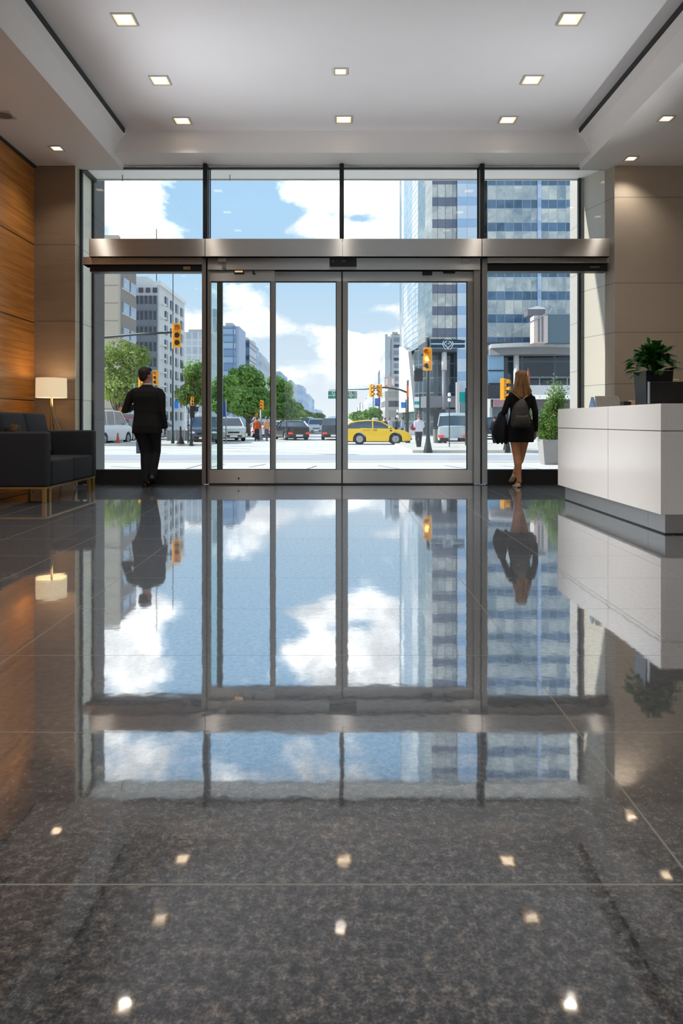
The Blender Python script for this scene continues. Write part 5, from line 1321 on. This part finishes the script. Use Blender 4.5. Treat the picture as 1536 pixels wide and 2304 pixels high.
for i, (a, b_, y, d, m, l) in enumerate(((614, 632, 838, 240, haze1, 'grey blue block just left of the leaf stile, low'), (644, 657, 858, 260, haze2, 'small pinkish grey block over the right tree crown'), (655, 681, 868, 300, haze1, 'blue hazy slab, tallest of the far left skyline'),
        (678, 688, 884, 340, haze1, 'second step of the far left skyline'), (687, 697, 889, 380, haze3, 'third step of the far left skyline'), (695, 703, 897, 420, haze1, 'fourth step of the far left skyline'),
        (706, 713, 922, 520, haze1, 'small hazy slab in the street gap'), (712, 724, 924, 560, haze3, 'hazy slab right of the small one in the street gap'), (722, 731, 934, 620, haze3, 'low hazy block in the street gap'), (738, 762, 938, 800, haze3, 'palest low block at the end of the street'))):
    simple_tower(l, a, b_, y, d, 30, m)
# right side distance
t = simple_tower('pale tower with dark balcony face left of the corner tower', 866, 878.5, 757, 130, 16, haze2)
simple_tower('dark balcony face of the pale tower, nearest the corner tower', 879.5, 906, 752, 131, 16, curtain('balcony_face', 9, [(1.1, srgb(60,78,104), srgb(84,104,130)), (1.4, srgb(130,142,160), srgb(176,184,192))], srgb(196,196,196), .5, jitter=.5, rough=.3))
orb = tint('pale_orange_billboard', srgb(226,170,140))
t = simple_tower('grey block with pale orange billboards', 850, 868, 838, 150, 16, haze2)
for q in (865, 879): 
    o = thing('billboard', 'pale orange billboard, %s of the two on the far right blocks' % ('left' if q == 865 else 'right'), 'billboard'); d = 122
    MB().box(XX(q, d), XX(q+9, d), d, d+.3, ZZ(870, d), ZZ(848, d)).build('panel', orb, o); MB().box(XX(q+2, d), XX(q+7, d), d-.05, d, ZZ(866, d), ZZ(852, d)).build('picture', M['white'], o)
    MB().box(XX(q+3, d), XX(q+6, d), d+.1, d+.3, GZ, ZZ(870, d)).build('mast', M['polesil'], o); settle(o, P(q+4, 870, d))
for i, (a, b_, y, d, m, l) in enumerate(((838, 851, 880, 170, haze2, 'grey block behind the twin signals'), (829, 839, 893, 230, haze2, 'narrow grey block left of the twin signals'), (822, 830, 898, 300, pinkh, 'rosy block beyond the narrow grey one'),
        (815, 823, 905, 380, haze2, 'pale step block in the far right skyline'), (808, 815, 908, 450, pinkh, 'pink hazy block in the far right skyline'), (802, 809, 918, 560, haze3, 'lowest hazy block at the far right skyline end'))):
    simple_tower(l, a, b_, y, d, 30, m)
simple_tower('brown grey street block behind the slim mast', 866, 905, 880, 100, 10, curtain('street_block_face', 2.6, [(1.4, srgb(84,88,96), srgb(120,124,130)), (1.6, srgb(150,146,142), srgb(186,180,174))], srgb(190,184,178), .5, jitter=.8, rough=.4))

# ---- big glass corner tower on the right
C = bld('tall curved glass corner tower filling the right of the wide door leaf', 0)
dT = 62
xA, dA_ = XX(903, 84), 84; xB, dB_ = XX(940, 69), 69; xC_, dC_ = XX(972, dT), dT; xD = XX(1027, dT); xE = XX(1074, dT)
def flip(p): return p
paleg = curtain('pale_curved_glass', .50, [(.62, srgb(150,172,186), srgb(206,214,220)), (.62, srgb(126,152,168), srgb(214,218,222))], srgb(112,132,146), .085, noise_s=.16, jitter=.35, rough=.06)
darkg = curtain('dark_rippled_glass', .42, [(.62, srgb(46,66,76), srgb(120,138,142)), (.42, srgb(60,80,90), srgb(96,118,124))], srgb(112,130,138), .04, noise_s=.7, jitter=.25, rough=.07)
bandg = curtain('banded_glass', .68, [(.76, srgb(92,100,120), srgb(112,118,136)), (1.22, srgb(150,158,158), srgb(222,218,208))], srgb(60,70,84), .035, v0=1.13, noise_s=.45, jitter=.3, rough=.07)
bluel = curtain('light_blue_glass', .9, [(.76, srgb(150,182,214), srgb(170,198,226)), (1.22, srgb(186,206,226), srgb(222,228,232))], srgb(140,164,190), .035, v0=1.13, noise_s=.05, jitter=.2, rough=.05)
pts = [(xA, dA_), (XX(908, 79), 79), (XX(916, 75.5), 75.5), (XX(927, 72), 72), (xB, dB_)]
zlow = ZZ(900, 70); top = 50
zo = ZZ(781, dT)
o = walls('curved_facade', pts, zlow*.0+ZZ(775, 66), top, paleg, C, solid=False)
walls('rippled_facade', [(xB, dB_), (XX(956, 65), 65), (xC_, dC_)], ZZ(778, 64), top, darkg, C, solid=False)
walls('banded_facade', [(xC_, dC_), (xD, dT)], zo, top, bandg, C, solid=False, u0=.2)
walls('side_facade', [(xD+.0, dT-.2), (xE+.6, dT-.2)], ZZ(905, dT), top, bluel, C, solid=False)
walls('core', [(xA+.3, dA_+.5), (xB+.3, dB_+.4), (xC_+.3, dT+.4), (xE+.5, dT+.4), (xE+.5, 90), (xA+.3, 90)], ZZ(775, 66), top-.2, darkg, C, roofm)
pg = mat('grey_metal_cladding', srgb(122,122,128), .5, .1, var=.05, vs=.3); pw = mat('pale_stone_cladding', srgb(214,208,204), .6, var=.04, vs=.3)
# recessed lower storeys with columns, grey canopy band
lowg = curtain('dark_lobby_glass', .8, [(1.3, srgb(30,42,52), srgb(70,86,98)), (1.4, srgb(40,54,66), srgb(90,108,120))], srgb(96,108,116), .12, noise_s=.2, jitter=.4, rough=.06)
walls('lower_glazing', [(XX(932, 66), 66), (XX(950, 64.5), 64.5), (XX(975, 63.6), 63.6), (XX(1029, 63.6), 63.6)], GZ, ZZ(782, 63.6), lowg, C, solid=False)
MB().prism([(XX(940, 66), 66), (XX(956, 62.5), 62.5), (xC_-.2, 61.6), (XX(1028, 61.6), 61.6), (XX(1028, 64), 64), (XX(940, 68), 68)], 'z', ZZ(792, 62), ZZ(768, 62)).build('overhang_band', tint('dark_grey_band', srgb(78,82,92)), C)
MB().prism([(XX(934, 66), 65), (XX(958, 62.5), 62.0), (XX(1028, 61.6), 61.6), (XX(1028, 63.6), 63.6), (XX(934, 67), 67)], 'z', ZZ(917, 62), ZZ(891, 62)).build('canopy_band', pg, C)
for px in (999,):
    MB().tube([(XX(px, 61.9), 61.9, GZ), (XX(px, 61.9), 61.9, ZZ(833, 61.9))], .20, 14).build('column', pg, C, smooth=True)
    MB().tube([(XX(px, 61.9), 61.9, ZZ(833, 61.9)), (XX(px, 61.9), 61.9, ZZ(792, 61.9))], .24, 14).build('column', pw, C, smooth=True)
# white flared wall at the left foot
mb = MB(); f1 = [(903, 82), (908, 78), (916, 75), (928, 70)]
mb.add([(XX(a, d), d, ZZ(925, 66)) for a, d in ((903, 80), (910, 76), (922, 72), (938, 66))] + [(XX(a, d), d, ZZ(t_, d)) for a, d, t_ in ((903, 80, 780), (908, 76, 781), (915, 72, 787), (925, 66, 790))],
       [(0,1,5,4),(1,2,6,5),(2,3,7,6)]); mb.build('flared_wall', pw, C, solid=.3)
walls('shopfront', [(XX(905, 78), 78), (XX(936, 66.5), 66.5)], GZ, ZZ(924, 66), lowg, C, solid=False)
# shop level: dark openings and light piers
MB().box(XX(975, 61.5), XX(1000, 61.5), 61.45, 61.6, GZ, ZZ(921, 61.5)).build('shop_entrance', tint('dark_shop', srgb(34,36,42), rough=.2), C)
for a, b_ in ((1002, 1027),): MB().box(XX(a, 61.5), XX(b_, 61.5), 61.45, 61.6, GZ, ZZ(921, 61.5)).build('shop_window', lowg, C)
MB().box(XX(1026, 61.3), XX(1034, 61.3), 61.2, 61.6, GZ, ZZ(860, 61.3)).build('pier', pw, C)
MB().box(XX(1036, 61.2), XX(1078, 61.2), 61.0, 61.5, GZ, ZZ(905, 61)).build('shop_wing', tint('glass_wing', srgb(120,140,146), rough=.15), C)
# ---- second tower, banded facade in the right window
D = bld('wide banded office tower behind the woman, upper right', 0)
checker = curtain('checker_glass', .79, [(.80, srgb(56,84,108), srgb(104,134,164)), (1.28, srgb(126,146,158), srgb(226,224,212))], srgb(150,166,176), .04, u0=.55, v0=1.98, noise_s=.4, jitter=.5, rough=.06)
stripe = curtain('sky_stripe_glass', 1.2, [(.80, srgb(140,170,206), srgb(176,196,222)), (1.28, srgb(178,200,226), srgb(206,216,228))], srgb(150,174,200), .06, jitter=.3, rough=.04)
x0, x1 = XX(1096, dT), XX(1300, dT); zp = ZZ(770, dT)
walls('facade', [(x0, dT), (x1+4, dT), (x1+4, dT+16), (x0, dT+16)], zp, 52, checker, D, roofm, u0=.55)
walls('light_strip', [(XX(1208, dT), dT-.06), (XX(1217, dT), dT-.06)], zp, 52, stripe, D, solid=False)
mb = MB(); n = 14                                                   # curved canopy roof line
def arc(px): q = (px-1190)/110.0; return q*q
ring = []
for k in range(n+1):
    px = 1094 + (1310-1094)*k/n; y = dT - 3.2 + 1.6*arc(px); ring.append((XX(px, dT), y))
mb.prism(ring + [(x1+1, dT+1), (x0, dT+1)], 'z', ZZ(780, 59), ZZ(771, 59)); mb.build('canopy_edge', tint('canopy_edge_grey', srgb(176,178,180)), D)
ring2 = [(a, b_+.5) for a, b_ in ring]
MB().prism(ring2 + [(x1+1, dT+1), (x0, dT+1)], 'z', ZZ(797, 59.5), ZZ(780, 59)).build('canopy_band', mat('canopy_mid_grey', srgb(132,134,138), .6, var=.05, vs=.3), D)
wallg = curtain('podium_dark_glass', 2.9, [(4.7, srgb(22,34,42), srgb(44,60,70)), (2.0, srgb(30,44,54), srgb(50,68,80))], srgb(70,92,104), .12, noise_s=.15, jitter=.4, rough=.05)
walls('podium_glazing', rect(x0, x1+1, dT-.8, dT+.5), ZZ(866, 61), ZZ(797, 61), wallg, D, roofm)
MB().box(XX(1098, 60.9), XX(1133, 60.9), 60.9, 61.1, ZZ(862, 61), ZZ(799, 61)).build('light_glass_bay', mat('sky_blue_glass', srgb(136,178,208), .06, 0, .8, var=.12, vs=.4), D)
MB().box(XX(1098, 60.8), XX(1133, 60.8), 60.8, 60.9, ZZ(835.5, 61), ZZ(833, 61)).build('transom', M['poled'], D)
MB().tube([(XX(1161, 60.2), 60.2, GZ), (XX(1161, 60.2), 60.2, ZZ(796, 60.2))], .24, 14).build('column', pw, D, smooth=True)
MB().box(XX(1164, 59.5), x1+1, 59.3, 59.8, ZZ(888, 59.5), ZZ(867, 59.5)).build('balcony_slab', wb, D)
mb = MB(); mb.box(XX(1164, 59.5), x1+1, 59.4, 59.45, ZZ(848, 59.5)-.06, ZZ(848, 59.5))
for px in (1182, 1213, 1244, 1275): mb.box(XX(px, 59.5)-.03, XX(px, 59.5)+.03, 59.4, 59.45, ZZ(867, 59.5), ZZ(848, 59.5))
mb.build('railing', M['polesil'], D)
MB().box(XX(1096, 60), XX(1166, 60), 59.8, 60.4, ZZ(897, 60), ZZ(866, 60)).build('dark_fascia', mat('dark_fascia_panel', srgb(60,60,68), .5, var=.1), D)
MB().box(XX(1110, 59.7), XX(1133, 59.7), 59.6, 59.8, ZZ(916, 60), ZZ(899, 60)).build('shop_sign', tint('rose_shop_sign', srgb(176,132,140)), D)
MB().box(x0, x1+1, 60.4, 60.8, ZZ(917, 60), ZZ(898, 60)).build('shop_band', tint('brown_grey_shop_band', srgb(104,98,100)), D)
walls('shop_glazing', rect(x0, x1+1, 60.6, 61), GZ, ZZ(917, 60), curtain('shop_glass', 1.6, [(1.6, srgb(40,66,74), srgb(90,120,126)), (1.6, srgb(50,72,80), srgb(120,140,146))], srgb(170,176,180), .14, jitter=.7), D, roofm)
# low pink grey block with sloping roof line standing before the banded tower
E = bld('small rooftop block with sloping roof line in front of the banded tower', 0); d = 57.5
e = [(XX(1150, d), ZZ(769, d)), (XX(1222, d), ZZ(769, d)), (XX(1232, d), ZZ(769, d)), (XX(1232, d), ZZ(706, d)), (XX(1226, d), ZZ(705, d)), (XX(1160, d), ZZ(747, d))]
MB().box(XX(1201, d), XX(1232, d), d, d+1.2, ZZ(771, d), ZZ(710, d)).build('wall', tint('blush_render', srgb(216,198,192)), E)
mb = MB()
for q in (1212, 1220): mb.box(XX(q, d)-.07, XX(q, d)+.07, d-.05, d, ZZ(769, d), ZZ(712, d))
mb.build('pilaster', tint('grey_pilaster', srgb(130,126,128)), E)
MB().box(XX(1232, d), XX(1310, d), d+.1, d+1.2, ZZ(771, d), ZZ(707, d)).build('glass_wing', curtain('teal_grey_wing', 3, [(2.2, srgb(70,98,112), srgb(110,136,146)), (2.2, srgb(80,106,120), srgb(120,144,154))], srgb(90,112,124), .1, jitter=.4), E)
MB().tube([P(1154, 748, d-.1), P(1190, 727, d-.1), P(1232, 704, d-.1)], .07, 6).build('roof_rail', M['polesil'], E)
MB().prism([(XX(1193, d), ZZ(691, d)), (XX(1215, d), ZZ(684, d)), (XX(1232, d), ZZ(687, d)), (XX(1236, d), ZZ(691, d))], 'y', d+1, d+2.4).build('roof_cap', M['white'], E)
MB().box(XX(1194, d), XX(1234, d), d+1, d+2.2, ZZ(706, d), ZZ(691, d)).build('plant_room', pg, E)
MB().tube([P(1236, 704, d), P(1241, 694, d), P(1262, 687, d)], .04, 5).build('lamp_arm', M['polesil'], E)
rd = thing('cafe_parasol', 'closed russet parasol on the balcony right of the hair of the woman', 'parasol'); d = 59
MB().lathe([(.02, 0), (.05, .1), (.17, .25), (.13, 1.0), (.05, 1.35), (.02, 1.5)], (XX(1188, d), d, ZZ(868, d)), 10).build('canopy', tint('russet_cloth', srgb(150,86,64)), rd, smooth=True)
settle(rd, (XX(1188, d), d, ZZ(868, d)))

# ================================================================ SKY, SUN, CAMERA
wld = bpy.data.worlds.new('sky'); scn.world = wld; wld.use_nodes = True; t = wld.node_tree; t.nodes.clear(); g = N(t)
vec = g.n('ShaderNodeTexCoord').outputs['Generated']; x, y, z = g.sep(vec)
az = g.math('ARCTAN2', x, y); el = g.math('ARCSINE', z)
v = g.comb(az, el)
nz = g.noise(g.mapping(v, (1, 1.45, 1)), 5.5, 7, .62, .25); nzb = g.noise(g.mapping(v, (1, 1.5, 1), loc=(3, 1, 0)), 2.1, 3, .5)
fieldv = g.math('ADD', g.math('MULTIPLY', g.math('SUBTRACT', nz, .5), 2.6), g.math('MULTIPLY', g.math('SUBTRACT', nzb, .5), .5))
def ae(px, py): dx = px-CX; return math.atan2(dx, F), math.atan2(CY-py, math.hypot(F, dx))
wv = g.n('ShaderNodeTexNoise'); wv.inputs['Scale'].default_value = 9; wv.inputs['Detail'].default_value = 5; g.l(v, wv.inputs['Vector'])
wob = g.n('ShaderNodeVectorMath', operation='MULTIPLY_ADD'); g.l(wv.outputs['Color'], wob.inputs[0]); wob.inputs[1].default_value = (.05, .04, 0); wob.inputs[2].default_value = (-.025, -.02, 0)
vv = g.n('ShaderNodeVectorMath', operation='ADD'); g.l(v, vv.inputs[0]); g.l(wob.outputs[0], vv.inputs[1])
for cx_, cy_, rx_, ry_, w_ in ((290, 450, 110, 85, 1.0), (395, 518, 70, 24, .8), (430, 440, 60, 70, -1.1), (540, 480, 84, 95, -1.6), (680, 415, 90, 36, .9), (840, 440, 95, 70, 1.0), (700, 517, 60, 22, .9), (830, 522, 90, 22, .9), (812, 492, 42, 14, -.9), (745, 480, 40, 25, -.3),
        (570, 665, 85, 42, 1.1), (620, 742, 80, 24, 1.0), (420, 745, 60, 50, .9), (440, 640, 30, 25, .4), (500, 700, 40, 12, -.5), (700, 672, 78, 56, -1.7), (650, 790, 60, 26, -1.1), (735, 765, 70, 38, .9), (380, 660, 50, 55, -.7), (865, 690, 50, 18, .9), (820, 662, 50, 22, -.8), (815, 722, 40, 20, -.9), (835, 640, 40, 12, .8), (700, 830, 120, 30, .6), (840, 800, 60, 30, .4),
        (960, 450, 80, 200, -.2), (700, 250, 500, 90, .1)):
    a0, e0 = ae(cx_, cy_); s_ = g.n('ShaderNodeVectorMath', operation='SUBTRACT'); g.l(vv.outputs[0], s_.inputs[0]); s_.inputs[1].default_value = (a0, e0, 0)
    q = g.n('ShaderNodeVectorMath', operation='MULTIPLY'); g.l(s_.outputs[0], q.inputs[0]); q.inputs[1].default_value = (F/rx_*.72, F/ry_*.72, 0)
    ln = g.n('ShaderNodeVectorMath', operation='DOT_PRODUCT'); g.l(q.outputs[0], ln.inputs[0]); g.l(q.outputs[0], ln.inputs[1])
    ex = g.math('POWER', 2.71828, g.math('MULTIPLY', ln.outputs['Value'], -1.0))
    fieldv = g.math('ADD', fieldv, g.math('MULTIPLY', ex, w_*.62))
cl = g.ramp(fieldv, [(.0, 0), (.14, .35), (.26, .85), (.42, 1)])
skyc = g.ramp(g.math('MULTIPLY', el, 1/1.2), [(.0, srgb(230,239,248)), (.07, srgb(206,229,250)), (.16, srgb(190,223,250)), (.26, srgb(176,216,250)), (.45, srgb(158,205,246)), (1, srgb(110,170,232))])
shade = g.ramp(g.noise(g.mapping(v, (1, 1.6, 1), loc=(0, .02, 0)), 7, 5, .6), [(.33, (.90,.93,.98)), (.45, (1.15,1.17,1.2)), (.60, (2.2,2.2,2.2))])
col = g.mix(cl, skyc, shade)
low = g.ramp(el, [(0, .75), (.10, .35), (.2, 0)]); col = g.mix(low, col, srgb(238,243,250))
bgn = g.n('ShaderNodeBackground'); g.l(col, bgn.inputs[0]); bgn.inputs[1].default_value = 1.05
ow = g.n('ShaderNodeOutputWorld'); g.l(bgn.outputs[0], ow.inputs[0])
wld.cycles.sampling_method = 'MANUAL'; wld.cycles.sample_map_resolution = 1024
S_ = bpy.data.lights.new('sun', 'SUN'); S_.energy = 5.4; S_.angle = R(1.0); S_.color = (1, .965, .91)
so = bpy.data.objects.new('sun', S_); COL.objects.link(so); so.rotation_euler = Vector((.80, -.12, -.58)).to_track_quat('-Z', 'Y').to_euler(); so.location = (-20, 0, 30)

cam = bpy.data.cameras.new('camera'); co = bpy.data.objects.new('camera', cam); COL.objects.link(co); scn.camera = co
co.location = (0, 0, CH); co.rotation_euler = (R(90), 0, 0)
cam.sensor_fit = 'HORIZONTAL'; cam.sensor_width = 24; cam.lens = 24*F/1536; cam.shift_x = (768-CX)/1536; cam.shift_y = -(1152-CY)/1536
cam.clip_start = .05; cam.clip_end = 2000
scn.view_settings.view_transform = 'Standard'; scn.view_settings.look = 'None'; scn.view_settings.gamma = 1; scn.view_settings.use_curve_mapping = False
scn.view_settings.exposure = 0
scn.cycles.use_denoising = True; scn.cycles.max_bounces = 8; scn.cycles.diffuse_bounces = 4; scn.cycles.glossy_bounces = 4; scn.cycles.transparent_max_bounces = 14
scn.cycles.sample_clamp_indirect = 6; scn.cycles.use_adaptive_sampling = True; scn.cycles.adaptive_threshold = .015
try: scn.cycles.denoiser = 'OPENIMAGEDENOISE'
except Exception: pass
